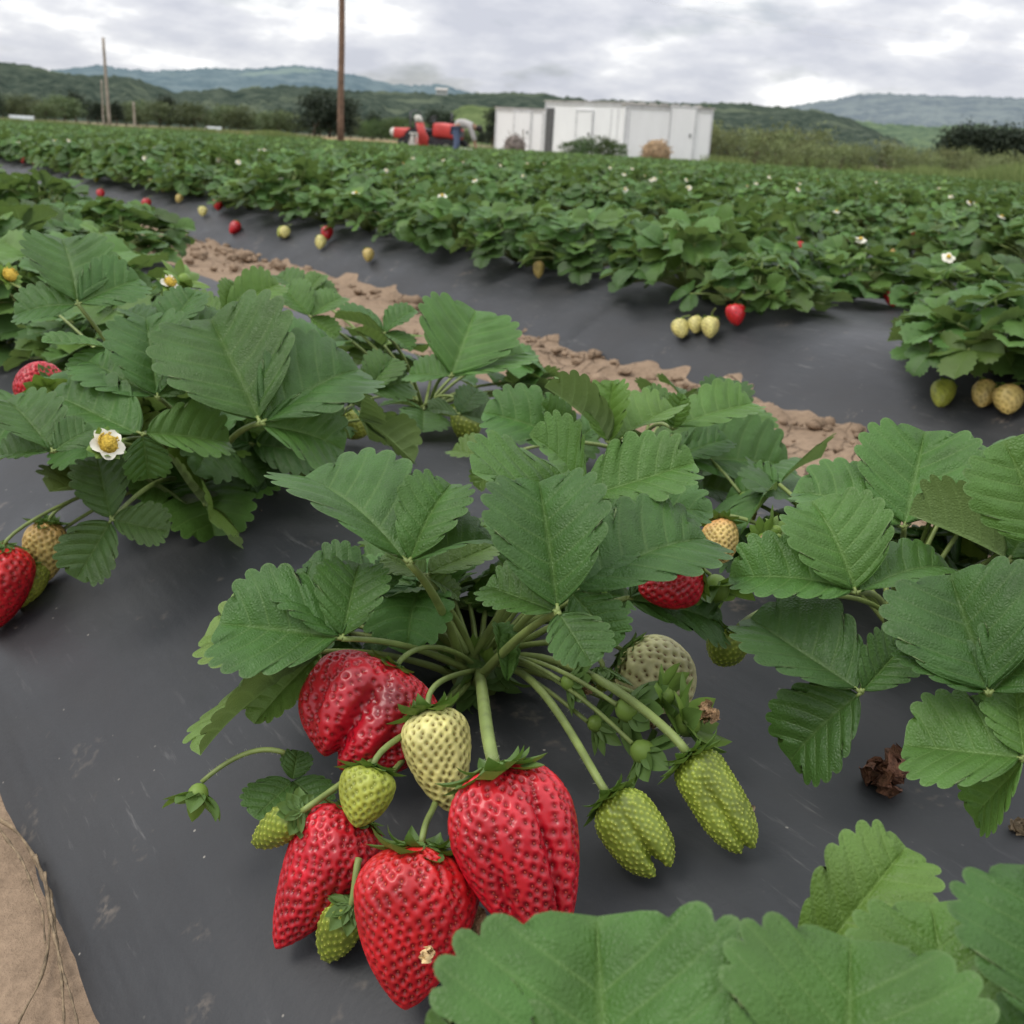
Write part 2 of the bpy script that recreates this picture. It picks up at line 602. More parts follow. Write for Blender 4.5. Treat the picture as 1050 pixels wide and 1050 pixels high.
class Plant:
    """hand placed strawberry plant: leaves and fruit as parts"""
    def __init__(s, name, label, crown, group='strawberry plants on the near bed'):
        s.c = np.asarray(crown, float)
        s.root = thing(name, label, 'strawberry plant', tuple(s.c), group)

    def leaf(s, J, tips, k=0.45, tint=None, bow=0.12, stalk=True, hair=0, th=0.0019, label=None):
        """J = (px,py,z); tips = [(px,py,z[,width ratio[,fold[,roll]]])]"""
        Jp = on_z(*J)
        a = Acc()
        tint = tint or leaf_tint()
        tint = (.5+(tint[0]-.47)*1.55, tint[1], tint[2])
        for tp in tips:
            tpx, tpy, tz = tp[:3]
            wr = tp[3] if len(tp) > 3 else 0.88
            fo = (tp[4] if len(tp) > 4 else rng.uniform(.12, .38))+rng.uniform(.08, .30)
            ro = tp[5] if len(tp) > 5 else 0.0
            E = s.tip(J, Jp, tp)
            L = np.linalg.norm(E-Jp)
            if LOGL: print('LEAFLET', s.root.name, tp[:2], 'len %.3f' % L)
            tc = unit(CAM-Jp)
            n = unit(np.array([0, 0, 1.0])*(1-k)+tc*k)
            y = unit(E-Jp)
            n = cross_fix(n, y)
            n = rot_about(n, y, ro+rng.normal(0, .13))
            tn = (tint[0]*rng.uniform(.93, 1.07), tint[1], tint[2])
            pw = math.hypot(tpx-J[0], tpy-J[1])*float(((Jp+E)/2-CAM) @ FW)/FPX
            W = min(1.12*pw, 1.05*L)*wr*1.18
            tn = (tn[0]*rng.uniform(.88, 1.14), min(.6, tn[1]+max(0, rng.normal(0, .07))), tn[2])
            leaflet(a, Jp+y*L*0.04, E, n, W, teeth=8, sub=6, T=9, fold=fo, arch=rng.uniform(-.01, .10), quilt=0.0012*L/0.08, wave=rng.uniform(.02, .06), col=tn)
        o = a.obj('leaf', M['leaf'], s.root, origin=s.c)
        if label: o['label'] = label
        if stalk:
            b = Acc()
            P = stalk_pts(s.c+np.array([rng.uniform(-.012, .012), rng.uniform(-.012, .012), 0.006]), Jp, bow)
            tube(b, P, np.linspace(th*1.35, th*0.85, len(P)))
            for tp in tips:
                E = s.tip(J, Jp, tp)
                tube(b, [Jp, Jp+(E-Jp)*0.03, Jp+(E-Jp)*.06], th*0.6, 6)
            if hair: hairs(b, P, th, hair)
            b.obj('leaf_stalk', [M['stalk'], M['hair']], o, origin=s.c)
        return o

    def tip(s, J, Jp, tp):
        """leaflet tip; a leaflet never points more steeply along the line of sight than it is broad"""
        E = on_z(*tp[:3])
        tj, te = float((Jp-CAM) @ FW), float((E-CAM) @ FW)
        lim = .62*math.hypot(tp[0]-J[0], tp[1]-J[1])*tj/FPX
        return on_depth(tp[0], tp[1], min(max(te, tj-lim), tj+lim))

    def filler(s, n, rmin, rmax, zmin, zmax, size, seed, az=None, q=(8, 4, 5)):
        """extra leaves low around the crown, each a leaf part with its own stalk"""
        r = np.random.default_rng(seed)
        for i in range(n):
            azv = r.uniform(*az) if az else r.uniform(0, 6.283)
            rr = r.uniform(rmin, rmax)
            J = s.c+np.array([math.cos(azv)*rr, math.sin(azv)*rr, r.uniform(zmin, zmax)])
            a = Acc()
            d = np.array([math.cos(azv), math.sin(azv), r.uniform(-.3, .25)])
            nn = unit(np.array([0, 0, 1.0])+0.35*r.normal(size=3)+0.25*np.array([math.cos(azv), math.sin(azv), 0]))
            tri_leaf(a, J, d, nn, size*r.uniform(.8, 1.1), r, *q, col=leaf_tint(r), cup=r.uniform(-.15, .2))
            o = a.obj('leaf', M['leaf'], s.root, origin=s.c)
            b = Acc()
            P = stalk_pts(s.c+np.array([0, 0, .005]), J, .15, 9, r)
            tube(b, P, np.linspace(.0025, .0016, len(P)), 6)
            b.obj('leaf_stalk', M['stalk'], o, origin=s.c)

    def berry(s, name, base, tip, wid, label=None, stalk_from=None, bow=.2, sepals=10, sepal_len=.018, reflex=.4, spin=0.0, sth=.0016, calyx=True, hair=0, **kw):
        E = on_z(*tip) if tip[2] is not None else on_bed(tip[0], tip[1], wid*.30)
        B = on_z(*base) if base[2] is not None else on_depth(base[0], base[1], float((E-CAM) @ FW)+.014)
        return put_berry(name, B, E, wid, s.root, s.c, label, stalk_from if stalk_from is not None else s.c, bow, sepals, sepal_len, reflex, spin, sth, calyx, hair, **kw)

    def bud(s, at, look, size=.012, label=None, frm=None, petals=0, heart=False, withered=False, name='bud', bow=.15):
        """closed or spent flower: green cup with sepals, on a stalk"""
        c = on_z(*at)
        d = unit(np.asarray(look, float))
        a = Acc()
        R = frame_from(-d)
        ellipsoid(a, c, (size*.34, size*.34, size*.38), 12, 8, R=R, mat=0, col=(.80, .55, 0))
        for i in range(10):
            sepal(a, c, R, i*2*math.pi/10+rng.uniform(-.15, .15), size*.40, size*rng.uniform(.9, 1.35), size*.62, rng.uniform(-.45, .55), (rng.uniform(.55, .85), rng.uniform(.2, .55), 0))
        o = a.obj(name, M['sepal'], s.root, origin=s.c)
        if label: o['label'] = label
        if petals:
            p = Acc()
            for i in range(petals):
                petal(p, c+d*size*.2, R, i*2*math.pi/petals, size*.95)
            p.obj('petals', M['petal'], o, origin=s.c)
        if heart:
            p = Acc()
            ellipsoid(p, c+d*size*.42, (size*.54,)*2+(size*.34,), 14, 8, R=R, nz=.3)
            for i in range(24):
                th = rng.uniform(0, 6.28)
                q = c+d*size*.4+R @ np.array([math.cos(th)*size*.42, math.sin(th)*size*.42, 0])
                e = q+d*size*.28+R @ np.array([math.cos(th), math.sin(th), 0])*size*.15
                tube(p, [q, (q+e)/2, e], [size*.02, size*.02, size*.05], 5)
            p.obj('flower_heart', M['pistil'], o, origin=s.c)
        if withered:
            p = Acc()
            crumple(p, c+d*size*.55, size*.6)
            p.obj('withered_petals', M['dry'], o, origin=s.c)
        b = Acc()
        f = np.asarray(frm if frm is not None else s.c+np.array([0, 0, .012]), float)
        P = bez(f, (f+c)/2+np.array([0, 0, bow*np.linalg.norm(c-f)])-d*size, c-d*size*.4, 12)
        tube(b, P, np.linspace(.0016, .0013, 12))
        hairs(b, P, .0014, 50)
        b.obj('flower_stalk', [M['stalk'], M['hair']], o, origin=s.c)
        return o


LOGL = False


def frame_from(zax, spin=0.0):
    z = unit(zax)
    ref = np.array([0, 0, 1.0]) if abs(z[2]) < .95 else np.array([1.0, 0, 0])
    x = unit(np.cross(ref, z)); y = np.cross(z, x)
    x2 = x*math.cos(spin)+y*math.sin(spin)
    return np.stack([x2, np.cross(z, x2), z], 1)


def sepal(a, c, R, th, r0, ln, w, reflex, col):
    """pointed sepal leaving a ring around the local +z axis; reflex 0 = flat out, 1 = swept back up the stalk"""
    t = np.linspace(0, 1, 7)
    o = np.array([math.cos(th), math.sin(th), 0])
    sd = np.array([-math.sin(th), math.cos(th), 0])
    ang = -0.55+(reflex*1.6)*t+0.25*t
    step = ln/6
    p = o*r0*0.4
    rows = []
    for i in range(7):
        wv = w*0.5*(math.sin(math.pi*(0.16+0.84*t[i]))**0.8)
        dirv = o*math.cos(ang[i])+np.array([0, 0, 1.0])*math.sin(ang[i])
        nv = -o*math.sin(ang[i])+np.array([0, 0, 1.0])*math.cos(ang[i])
        rows.append([p+sd*wv*u+nv*(abs(u)*wv*.35) for u in (-1, -.5, 0, .5, 1)])
        p = p+dirv*step
    P = np.array(rows) @ R.T + c
    uv = np.stack(np.meshgrid([.5, .4, .02, .4, .5], t), -1)
    a.grid(P, uv=uv.reshape(-1, 2), col=col)


def petal(a, c, R, th, ln, droop=0.0):
    t = np.linspace(0, 1, 6)
    o = np.array([math.cos(th), math.sin(th), 0]); sd = np.array([-math.sin(th), math.cos(th), 0])
    rows = []
    for i in range(6):
        wv = ln*.48*math.sin(math.pi*(0.12+.78*t[i]))**.7
        rows.append([o*ln*(.12+t[i]*.9)+sd*wv*u+np.array([0, 0, -1.0])*(.18*ln*math.sin(t[i]*2.2)+.08*ln*u*u) for u in (-1, -.5, 0, .5, 1)])
    a.grid(np.array(rows) @ R.T + c)


def crumple(a, c, s, n=3):
    for k in range(n):
        R = frame_from(rng.normal(size=3), rng.uniform(0, 6))
        g = np.zeros((6, 6, 3))
        for i in range(6):
            for j in range(6):
                x, y = (i-2.5)/5, (j-2.5)/5
                rr = 1.0/(1+1.2*(x*x+y*y))
                g[i, j] = (x*rr, y*rr, .5*mnoise.noise(Vector((x*4+k*3, y*4, c[0]*50)))+.4*(x*x))
        g = g*s*rng.uniform(.8, 1.2)
        a.grid(g @ R.T + c + rng.normal(size=3)*s*.12)


PAL = {
    # base, pit, top, seed colour
    'red':    ((0.46, 0.006, 0.017), (0.155, 0.003, 0.008), (0.56, 0.016, 0.024), (0.36, 0.035, 0.016)),
    'bright': ((0.50, 0.007, 0.014), (0.19, 0.003, 0.007), (0.62, 0.022, 0.020), (0.42, 0.055, 0.018)),
    'dark':   ((0.43, 0.006, 0.017), (0.165, 0.003, 0.008), (0.50, 0.012, 0.024), (0.38, 0.06, 0.025)),
    'cream':  ((0.62, 0.56, 0.20), (0.22, 0.19, 0.045), (0.62, 0.58, 0.25), (0.24, 0.17, 0.03)),
    'tan':    ((0.52, 0.40, 0.13), (0.24, 0.19, 0.045), (0.50, 0.26, 0.09), (0.28, 0.17, 0.04)),
    'white':  ((0.60, 0.56, 0.29), (0.22, 0.18, 0.06), (0.52, 0.52, 0.22), (0.20, 0.11, 0.04)),
    'green':  ((0.34, 0.37, 0.055), (0.17, 0.21, 0.03), (0.30, 0.36, 0.06), (0.40, 0.40, 0.10)),
    'lime':   ((0.25, 0.305, 0.036), (0.14, 0.185, 0.022), (0.26, 0.35, 0.04), (0.42, 0.44, 0.09)),
    'blush':  ((0.60, 0.44, 0.15), (0.28, 0.19, 0.05), (0.66, 0.24, 0.10), (0.30, 0.18, 0.05)),
}


def berry_mesh(L, W, pal, nseed=300, res=(150, 130), pit=0.0009, flat=(1, 1), notches=(), grooves=(), blunt=1.6, bend=0.0, r=rng, bumps=False, seedsize=1.0, tipskew=0.0, bruise=None, shoulder=.28):
    """strawberry body: calyx at the origin, tip at z=-L"""
    ns, nt_ = res
    base_c, pit_c, top_c, seed_c = [np.array(c) for c in PAL[pal]]
    ph = r.uniform(0, 6.28, 6)

    def surf(th, zf):
        top = np.sqrt(np.clip(1-(1-np.minimum(zf/shoulder, 1))**2, 0, 1))**.8
        u = np.clip((zf-shoulder)/(1-shoulder), 0, 1)
        f = np.where(zf < shoulder, top, np.clip(1-u**blunt, 0, 1)**.72)
        R = W/2*f*(1+.035*np.sin(2*th+ph[0])+.025*np.sin(3*th+ph[1]+3*zf))
        for (t0, w, dep, z0) in grooves:
            dth = (th-t0+np.pi) % (2*np.pi)-np.pi
            R = R*(1-dep*np.exp(-(dth/w)**2)*np.clip((zf-z0)/.3, 0, 1))
        x = R*np.cos(th)*flat[0]; y = R*np.sin(th)*flat[1]
        z = -L*zf - L*.03*np.sin(th*2+ph[2])*f
        for (x0, w, dep) in notches:
            g = np.exp(-((x/(W/2)-x0)/w)**2)
            z = z+L*dep*g*np.clip((zf-.35)/.65, 0, 1)**1.2
            y = y*(1-.30*g*np.clip((zf-.2)/.6, 0, 1))
        x = x+tipskew*L*zf**2
        y = y+bend*L*zf**2
        return np.stack([x, y, z], -1)
    zf = (1-np.cos(np.linspace(0.02, np.pi-.01, ns)))/2
    th = np.linspace(0, 2*np.pi, nt_, endpoint=False)
    TH, ZF = np.meshgrid(th, zf)
    P = surf(TH, ZF)
    gz = np.gradient(P, axis=0)
    gt = np.roll(P, -1, 1)-np.roll(P, 1, 1)
    N = np.cross(gt, gz)
    N /= np.linalg.norm(N, axis=-1, keepdims=True)+1e-12
    if ((P-np.array([0, 0, -L*.45]))*N).sum() < 0:
        N = -N
    # achenes in golden-angle spirals, spread evenly by area
    fz = np.linspace(.015, .985, 400)
    q = surf(np.zeros(400), fz)
    rr = np.abs(surf(np.zeros(400), fz)[:, 0])+np.abs(surf(np.full(400, np.pi), fz)[:, 0])
    arc = np.hypot(np.gradient(q[:, 2]), np.gradient(rr/2))
    cdf = np.cumsum(rr*arc); cdf = (cdf-cdf[0])/(cdf[-1]-cdf[0])
    i = np.arange(nseed)
    sz = np.interp((i+.5)/nseed, cdf, fz)
    st = i*2.399963+r.normal(0, .055, nseed)
    sz = np.clip(sz+r.normal(0, .0022, nseed), .01, .99)
    S = surf(st, sz)
    e = 1e-3
    tz = surf(st, np.clip(sz+e, 0, 1))-S
    tt = surf(st+e, sz)-S
    SN = np.cross(tt, tz); SN /= np.linalg.norm(SN, axis=1, keepdims=True)+1e-12
    flip = ((S-np.array([0, 0, -L*.45]))*SN).sum() < 0
    if flip: SN = -SN
    tzu = tz/(np.linalg.norm(tz, axis=1, keepdims=True)+1e-12)
    # distance of each vertex to the nearest achene, stretched along the fruit
    Pf = P.reshape(-1, 3)
    best = np.full(len(Pf), 9.0)
    for k in range(0, nseed, 60):
        dv = Pf[:, None, :]-S[None, k:k+60]
        al = (dv*tzu[None, k:k+60]).sum(-1)
        d2 = (dv**2).sum(-1)-al**2*0.42
        best = np.minimum(best, np.sqrt(np.maximum(d2, 0)).min(1))
    area = np.pi*W*L*.62
    sp = math.sqrt(area/nseed)
    dn = best/sp
    Nf = N.reshape(-1, 3)
    if bumps:
        h = pit*np.exp(-(dn/.30)**2)
        pm = np.clip((dn-.22)/.3, 0, 1)
    else:
        pitm = np.exp(-(dn/.33)**2.6)
        h = -pit*1.25*pitm + pit*.55*np.clip(dn/.55, 0, 1)
        pm = np.exp(-(dn/.30)**3)*.92
    Pf2 = Pf+Nf*h[:, None]
    zz = ZF.ravel()
    col = base_c[None]*(1-pm[:, None])+pit_c[None]*pm[:, None]
    tw = np.clip(1-zz/.35, 0, 1)[:, None]*(1-pm[:, None])
    col = col*(1-tw*.8)+top_c[None]*tw*.8
    lo = np.array([mnoise.noise(Vector(p*70.0)+Vector((ph[3], ph[4], 0))) for p in Pf[::1]]) if len(Pf) < 60000 else np.zeros(len(Pf))
    col = col*np.clip(1+.34*lo, .7, 1.3)[:, None]
    if bruise:
        bz, bt, bw = bruise
        dth = (TH.ravel()-bt+np.pi) % (2*np.pi)-np.pi
        bm = np.exp(-((zz-bz)/bw)**2-(dth/(bw*2.2))**2)[:, None]*.75
        col = col*(1-bm)+np.array([.11, .012, .014])*bm
    a = Acc()
    a.grid(Pf2.reshape(ns, nt_, 3), wrap=True, col=col, mat=0)
    # the achenes themselves
    sr = sp*.118*seedsize
    up = 0.45 if not bumps else .8
    k6 = np.linspace(0, 2*np.pi, 6, endpoint=False)
    for j in range(nseed):
        n_ = SN[j]; t_ = tzu[j]; b_ = np.cross(n_, t_)
        c0 = S[j]+n_*(-pit*1.12+sr*up if not bumps else pit*.75)
        rows = []
        for rr_, hh in ((1.0, 0.0), (.8, .55), (.3, .8), (.02, .85)):
            rows.append(c0+rr_*sr*(np.cos(k6)[:, None]*t_*1.5+np.sin(k6)[:, None]*b_)+n_*hh*sr*.8)
        sc_ = seed_c*r.uniform(.6, 1.35)
        a.grid(np.array(rows), wrap=True, col=np.clip(sc_, 0, 1), mat=1)
    return a


def put_berry(name, B, E, wid, root, origin, label=None, frm=None, bow=.2, sepals=10, sepal_len=.018, reflex=.4, spin=0.0, sth=.0016, calyx=True, hair=0, pal='red', scale_col=None, **kw):
    L = np.linalg.norm(E-B)
    if LOGL: print('BERRY', name, 'L %.3f W %.3f' % (L, wid), 'tip', E.round(3), 'base', B.round(3))
    zax = unit(B-E)                                   # local +z points up the stalk
    tc = CAM-B
    y = unit(tc-zax*(tc @ zax))                        # local -y... faces the lens
    x = np.cross(y, zax)
    R = np.stack([x, y, zax], 1)
    if spin:
        Rs = np.array([[math.cos(spin), -math.sin(spin), 0], [math.sin(spin), math.cos(spin), 0], [0, 0, 1]])
        R = R @ Rs
    a = berry_mesh(L, wid, pal, **kw)
    V = Acc().merge(a, T=B, R=R)
    red = pal in ('red', 'bright', 'dark')
    o = V.obj(name, [M['red'] if red else M['green'], M['seed']], root, origin=origin)
    if label: o['label'] = label
    if calyx:
        c = Acc()
        for i in range(sepals):
            sepal(c, B+zax*0.001, R, i*2*math.pi/sepals+rng.uniform(-.2, .2), wid*.16, sepal_len*rng.uniform(.75, 1.2), sepal_len*rng.uniform(.5, .7), reflex*rng.uniform(.4, 1.5), (rng.uniform(.42, .6), rng.uniform(0, .25), rng.uniform(0, .12)))
        for i in range(sepals//2):
            sepal(c, B+zax*0.002, R, i*4*math.pi/sepals+rng.uniform(-.3, .3), wid*.10, sepal_len*rng.uniform(.55, .9), sepal_len*.35, reflex*1.6, (rng.uniform(.42, .6), .15, 0))
        c.obj('calyx', M['sepal'], o, origin=origin)
    if frm is not None:
        b = Acc()
        f = np.asarray(frm, float)
        D = np.linalg.norm(B-f)
        P = bez(f, f+(B-f)*.4+np.array([0, 0, bow*D]), B+zax*min(.018, D*.25), 14, B+zax*.001)
        tube(b, P, np.linspace(sth*1.15, sth, 14))
        if hair: hairs(b, P, sth, hair)
        b.obj('fruit_stalk', [M['stalk'], M['hair']], o, origin=origin)
    return o

# ------------------------------------------------------------------ sky and light
w = bpy.data.worlds.new("World")
SC.world = w
w.use_nodes = True
wn = w.node_tree
for n in list(wn.nodes):
    wn.nodes.remove(n)
g = NT(wn)
SUN_EL, SUN_AZ = rad(55), rad(35-112)      # azimuth from +Y, clockwise: high and to the left, slightly behind
wo = g.n('ShaderNodeOutputWorld')
bg = g.n('ShaderNodeBackground')
bg.inputs['Strength'].default_value = 0.114
sky = g.n('ShaderNodeTexSky', sky_type='NISHITA', sun_disc=False, sun_elevation=SUN_EL, sun_rotation=SUN_AZ)
sky.air_density = 1.0
sky.dust_density = 2.5
tc = g.n('ShaderNodeTexCoord')
sx = g.n('ShaderNodeSeparateXYZ')
g.l(tc.outputs['Generated'], sx.inputs[0])
den = g.math('ADD', g.math('MAXIMUM', sx.outputs[2], 0.0), 0.28)
cv = g.n('ShaderNodeCombineXYZ')
g.l(g.math('DIVIDE', sx.outputs[0], den), cv.inputs[0])
g.l(g.math('DIVIDE', sx.outputs[1], den), cv.inputs[1])
c1 = g.noise(cv.outputs[0], 3.2, 8, 0.56)
c2 = g.noise(cv.outputs[0], 1.5, 4, 0.5)
cc = g.math('ADD', g.math('MULTIPLY', c1, 0.65), g.math('MULTIPLY', c2, 0.35))
cl = g.ramp(cc, [(0.41, (5.7, 5.9, 6.6)), (0.475, (6.7, 6.85, 7.4)), (0.525, (7.7, 7.8, 8.15)), (0.57, (9.8, 9.85, 9.9)), (0.64, (11.0, 10.95, 10.8))])
cl = g.mix(1.0, cl, g.ramp(sx.outputs[2], [(0.0, 1.0), (0.12, 1.02), (0.35, 1.35), (1.0, 1.9)]), 'MULTIPLY')
hole = g.noise(g.mapping(cv.outputs[0], (1, 1, 1), (0, 0, 1.1)), 2.2, 5, 0.55)
cov = g.ramp(hole, [(0.34, 0.45), (0.45, 0.97)])
up_ = g.ramp(sx.outputs[2], [(0.0, 0.74), (0.045, 0.93), (0.09, 1.0)])
cov = g.math('MULTIPLY', cov, up_)
skc = g.mix(1.0, sky.outputs[0], (0.95, 0.95, 0.95), 'MULTIPLY')
fin = g.mix(cov, skc, cl)
g.l(fin, bg.inputs['Color'])
g.l(bg.outputs[0], wo.inputs['Surface'])

sd = bpy.data.lights.new("sun", 'SUN')
sd.energy = 1.5
sd.angle = rad(26)
sd.color = (1.0, 0.95, 0.87)
so = bpy.data.objects.new("sun", sd)
COL.objects.link(so)
sdir = Vector((math.sin(SUN_AZ)*math.cos(SUN_EL), math.cos(SUN_AZ)*math.cos(SUN_EL), math.sin(SUN_EL)))
so.rotation_euler = sdir.to_track_quat('Z', 'Y').to_euler()
so.location = (0, 0, 30)

# ------------------------------------------------------------------ beds, furrows, ground
PITCHX, BW, X0, FZ = 1.585, 1.035, 0.097, -0.13


def bed_profile(d):
    """height over the furrow at distance d in from the bed's foot (array)"""
    q = np.clip(1-np.clip(d, 0, 1)/0.30, 0, 1)
    return 0.13*(1-q**2.1)


def fbm(x, y, z=0.0, o=3):
    s, a_, f = 0.0, 1.0, 1.0
    for _ in range(o):
        s += a_*mnoise.noise(Vector((x*f, y*f, z))); a_ *= .5; f *= 2.05
    return s


def edge_wobble(i, Y, side):
    return 0.022*mnoise.noise(Vector((Y*1.6, i*5.1+side*2.3, 3))) + 0.012*mnoise.noise(Vector((Y*5, i*3.1+side, 9)))


def bed_z(x, y=0):
    i = math.floor((x-X0)/PITCHX)
    u = x-X0-i*PITCHX
    d = min(u, BW-u)
    if d < 0: return FZ
    return FZ+float(bed_profile(np.array(d)))


def on_bed(px, py, above=0.0):
    """where the sight line through a pixel first comes down to the bed or furrow surface"""
    d = ray(px, py)
    t = .3
    while t < 60:
        q = CAM+d*t
        if q[2]-bed_z(q[0]) <= above: break
        t += .004*max(1, t*.5)
    return CAM+d*t


# outline of the planted field in the level camera frame: (forward, right)
def in_field(x, y):
    p = np.array([x, y, 0.0])
    f, r = p @ FH, p @ RH
    if r < -2:
        lim = 47+(-r-2)*0.35
    elif r < 9.5:
        lim = 47
    else:
        lim = 47-(r-9.5)*3.1 if r < 17 else 23.7
    return f < lim


def field_end(x):
    y = max(0.0, x*0.4)
    last = y
    while y < 75:
        if in_field(x, y): last = y
        elif y > 5 and last > 0 and y-last > 1: break
        y += .25
    return last


NBED = 27
bed_range = {}
for i in range(-1, NBED):
    xl = X0+i*PITCHX
    ye = field_end(xl+.5)
    ys = -1.6 if i < 2 else max(-1.6, (xl*.577)-3.5-1.2)
    if i == -1: ys, ye = 0.5, 66
    if ye <= ys+1: continue
    bed_range[i] = (ys, ye)
    near = i in (0, 1)
    if near:
        Y = np.concatenate([np.arange(ys, -.2, .06), np.arange(-.2, 2.2, .018 if i == 0 else .03), np.arange(2.2, 6, .06), np.arange(6, 14, .25), np.arange(14, ye, 1.0)])
        nu = 64 if i == 0 else 44
    else:
        Y = np.concatenate([np.arange(ys, min(ye, 12), .35), np.arange(max(ys, min(ye, 12)), ye+.5, 1.2)])
        nu = 16
    us = np.linspace(-.05, BW+.05, nu)
    if near:                                   # denser on the shoulders
        t = np.linspace(0, 1, nu)
        us = -.05+(BW+.1)*(t-0.10*np.sin(2*np.pi*t)/ (2*np.pi)*4*.5)
    P = np.zeros((len(Y), len(us), 3))
    for a_, yy in enumerate(Y):
        wl, wr_ = edge_wobble(i, yy, 0), edge_wobble(i, yy, 1)
        for b_, u in enumerate(us):
            d = min(u-wl, BW-u-wr_)
            z = FZ+float(bed_profile(np.array(d))) if d > 0 else FZ+d*1.2
            if near:
                z += 0.006*fbm(u*2.2, yy*1.3, i) + 0.0022*fbm(u*9+yy*2, yy*7, i+4, 2)*(1.0 if d > 0 else 0)
                z += 0.0028*max(0, mnoise.noise(Vector((u*5+yy*3.2, yy*2.2-u*4, 20+i))))*(1 if 0 < d < .4 else .3)
            else:
                z += 0.01*mnoise.noise(Vector((u*2, yy*1.3, i)))
            P[a_, b_] = (X0+i*PITCHX+u, yy, z)
    ob = Acc().grid(P[:, ::1]).obj('plastic_covered_bed', M['plastic'])
    tag(ob, kind='structure')

# furrow soil, fine in the near strips
for i in range(-1, 12):
    xl = X0+i*PITCHX+BW-.06
    xr = X0+(i+1)*PITCHX+.06
    ys = -1.6 if i < 1 else max(-1.6, xl*.577-4.5)
    ye = 30 if i < 2 else field_end(xl)
    if i == -1:
        xl = -.55
    fine = i in (-1, 0)
    if ye <= ys+1: continue
    if fine:
        Y = np.concatenate([np.arange(ys, 0, .05), np.arange(0, 3.2, .0125), np.arange(3.2, 7, .05), np.arange(7, ye, .5)])
        nu = 62
    else:
        Y = np.concatenate([np.arange(ys, min(ye, 8), .1), np.arange(max(ys, min(ye, 8)), ye, .8)])
        nu = 14
    us = np.linspace(xl, xr, nu)
    P = np.zeros((len(Y), nu, 3))
    for a_, yy in enumerate(Y):
        for b_, x in enumerate(us):
            e = min(x-xl, xr-x)
            n1 = fbm(x*4.5, yy*4.5, 1.5, 3)
            cl_ = max(0.0, mnoise.noise(Vector((x*13, yy*13, 7.7)))-.08)
            z = FZ-.012+.012*n1+.05*cl_*min(1, max(0, n1+.75))+.0035*mnoise.noise(Vector((x*45, yy*45, 2)))+(.014+.024*max(0, n1)+.012*mnoise.noise(Vector((x*22, yy*22, 3))))*max(0, 1-e/.15)
            if i == -1: z = FZ+.004+.006*n1+.02*cl_*max(0, n1+.2)+.002*mnoise.noise(Vector((x*45, yy*45, 2)))-.02*max(0, (x-X0-.02)/.04)
            P[a_, b_] = (x, yy, z)
    tag(Acc().grid(P).obj('furrow_soil', M['soil']), kind='structure')

# one sheet of ground to the horizon, with the field's own floor just below the furrows
gs = np.concatenate([-np.geomspace(6000, 60, 14), np.arange(-50, 51, 10), np.geomspace(60, 6000, 14)])
GX, GY = np.meshgrid(gs, gs)
GZ = np.full_like(GX, -.17)
tag(Acc().grid(np.stack([GX, GY, GZ], -1)).obj('ground', M['field_soil']), kind='structure')

# clods lying in the near furrows
ca = Acc()
r2 = np.random.default_rng(5)
for k in range(1300):
    i = 0 if r2.random() < .75 else -1
    if i == 0:
        x = X0+BW+(r2.uniform(-.02, .57) if r2.random() < .5 else r2.normal(.50, .04)); y = r2.uniform(.2, 6.0)
    else:
        x = r2.uniform(-.3, X0-.04); y = r2.uniform(.2, 1.2)
    s_ = min(.034, r2.lognormal(-5.15, .62))
    ellipsoid(ca, (x, y, FZ-.004+s_*.3), (s_, s_*r2.uniform(.7, 1.2), s_*r2.uniform(.5, .8)), 9, 7, nz=.55)
tag(ca.obj('soil_clods', M['soil']), 'crumbled tan soil clods scattered along the furrow', 'soil', kind='stuff')


# ------------------------------------------------------------------ the plant with the big red fruit
CX = on_z(490, 703, 0.0)
main = Plant('strawberry_plant', 'strawberry plant with four big red berries hanging over the black film', CX)
main.leaf((419, 577, .115), [(312, 492, .128, .86, .3, .25), (461, 497, .135, .62, .5), (504, 556, .12, .75, .4, -.3)], k=.4, hair=120, tint=(.50, .02, 0), th=.0024)
main.leaf((351, 655, .075), [(228, 640, .075, .86, .2), (368, 580, .10, .75, .35), (300, 592, .095, .7, .2)], k=.45, hair=60, tint=(.48, .0, 0))
main.leaf((330, 668, .045), [(213, 652, .048, .8, .2), (209, 772, .012, .52, .5, .9), (262, 740, .02, .5)], k=.25, tint=(.62, .25, .12))
main.leaf((572, 628, .115), [(553, 497, .155, .72, .42), (500, 601, .11, .62, .3), (606, 680, .098, .9, .2)], k=.62, hair=90, tint=(.47, .0, 0), th=.0024)
main.leaf((585, 608, .115), [(722, 553, .13, .62, .35), (640, 560, .13, .6), (632, 660, .095, .7)], k=.5, tint=(.47, .0, 0))
main.leaf((596, 510, .145), [(487, 486, .165, .85, .25), (545, 447, .185, .85, .3), (709, 476, .165, .62, .3, -.2)], k=.35, tint=(.54, .06, 0), hair=40)
main.leaf((606, 532, .12), [(728, 527, .13, .55, .3), (640, 500, .13, .6), (560, 560, .12, .6)], k=.35, tint=(.50, .02, 0))
main.leaf((643, 613, .085), [(738, 642, .06, .66, .3), (690, 600, .08, .6), (610, 660, .05, .6)], k=.4, tint=(.42, 0, 0))
main.leaf((437, 590, .085), [(503, 560, .09, .55), (470, 612, .07, .6), (395, 570, .09, .8), ], k=.3, tint=(.52, .10, .15))
main.leaf((388, 612, .07), [(318, 575, .085, .7), (400, 575, .08, .6), (340, 640, .05, .6)], k=.3, tint=(.44, 0, 0))
main.leaf((300, 800, -.012), [(262, 838, -.02, .9, .2), (305, 770, .0, .9), (330, 830, -.02, .9)], k=.2, tint=(.5, .0, .05), stalk=False)
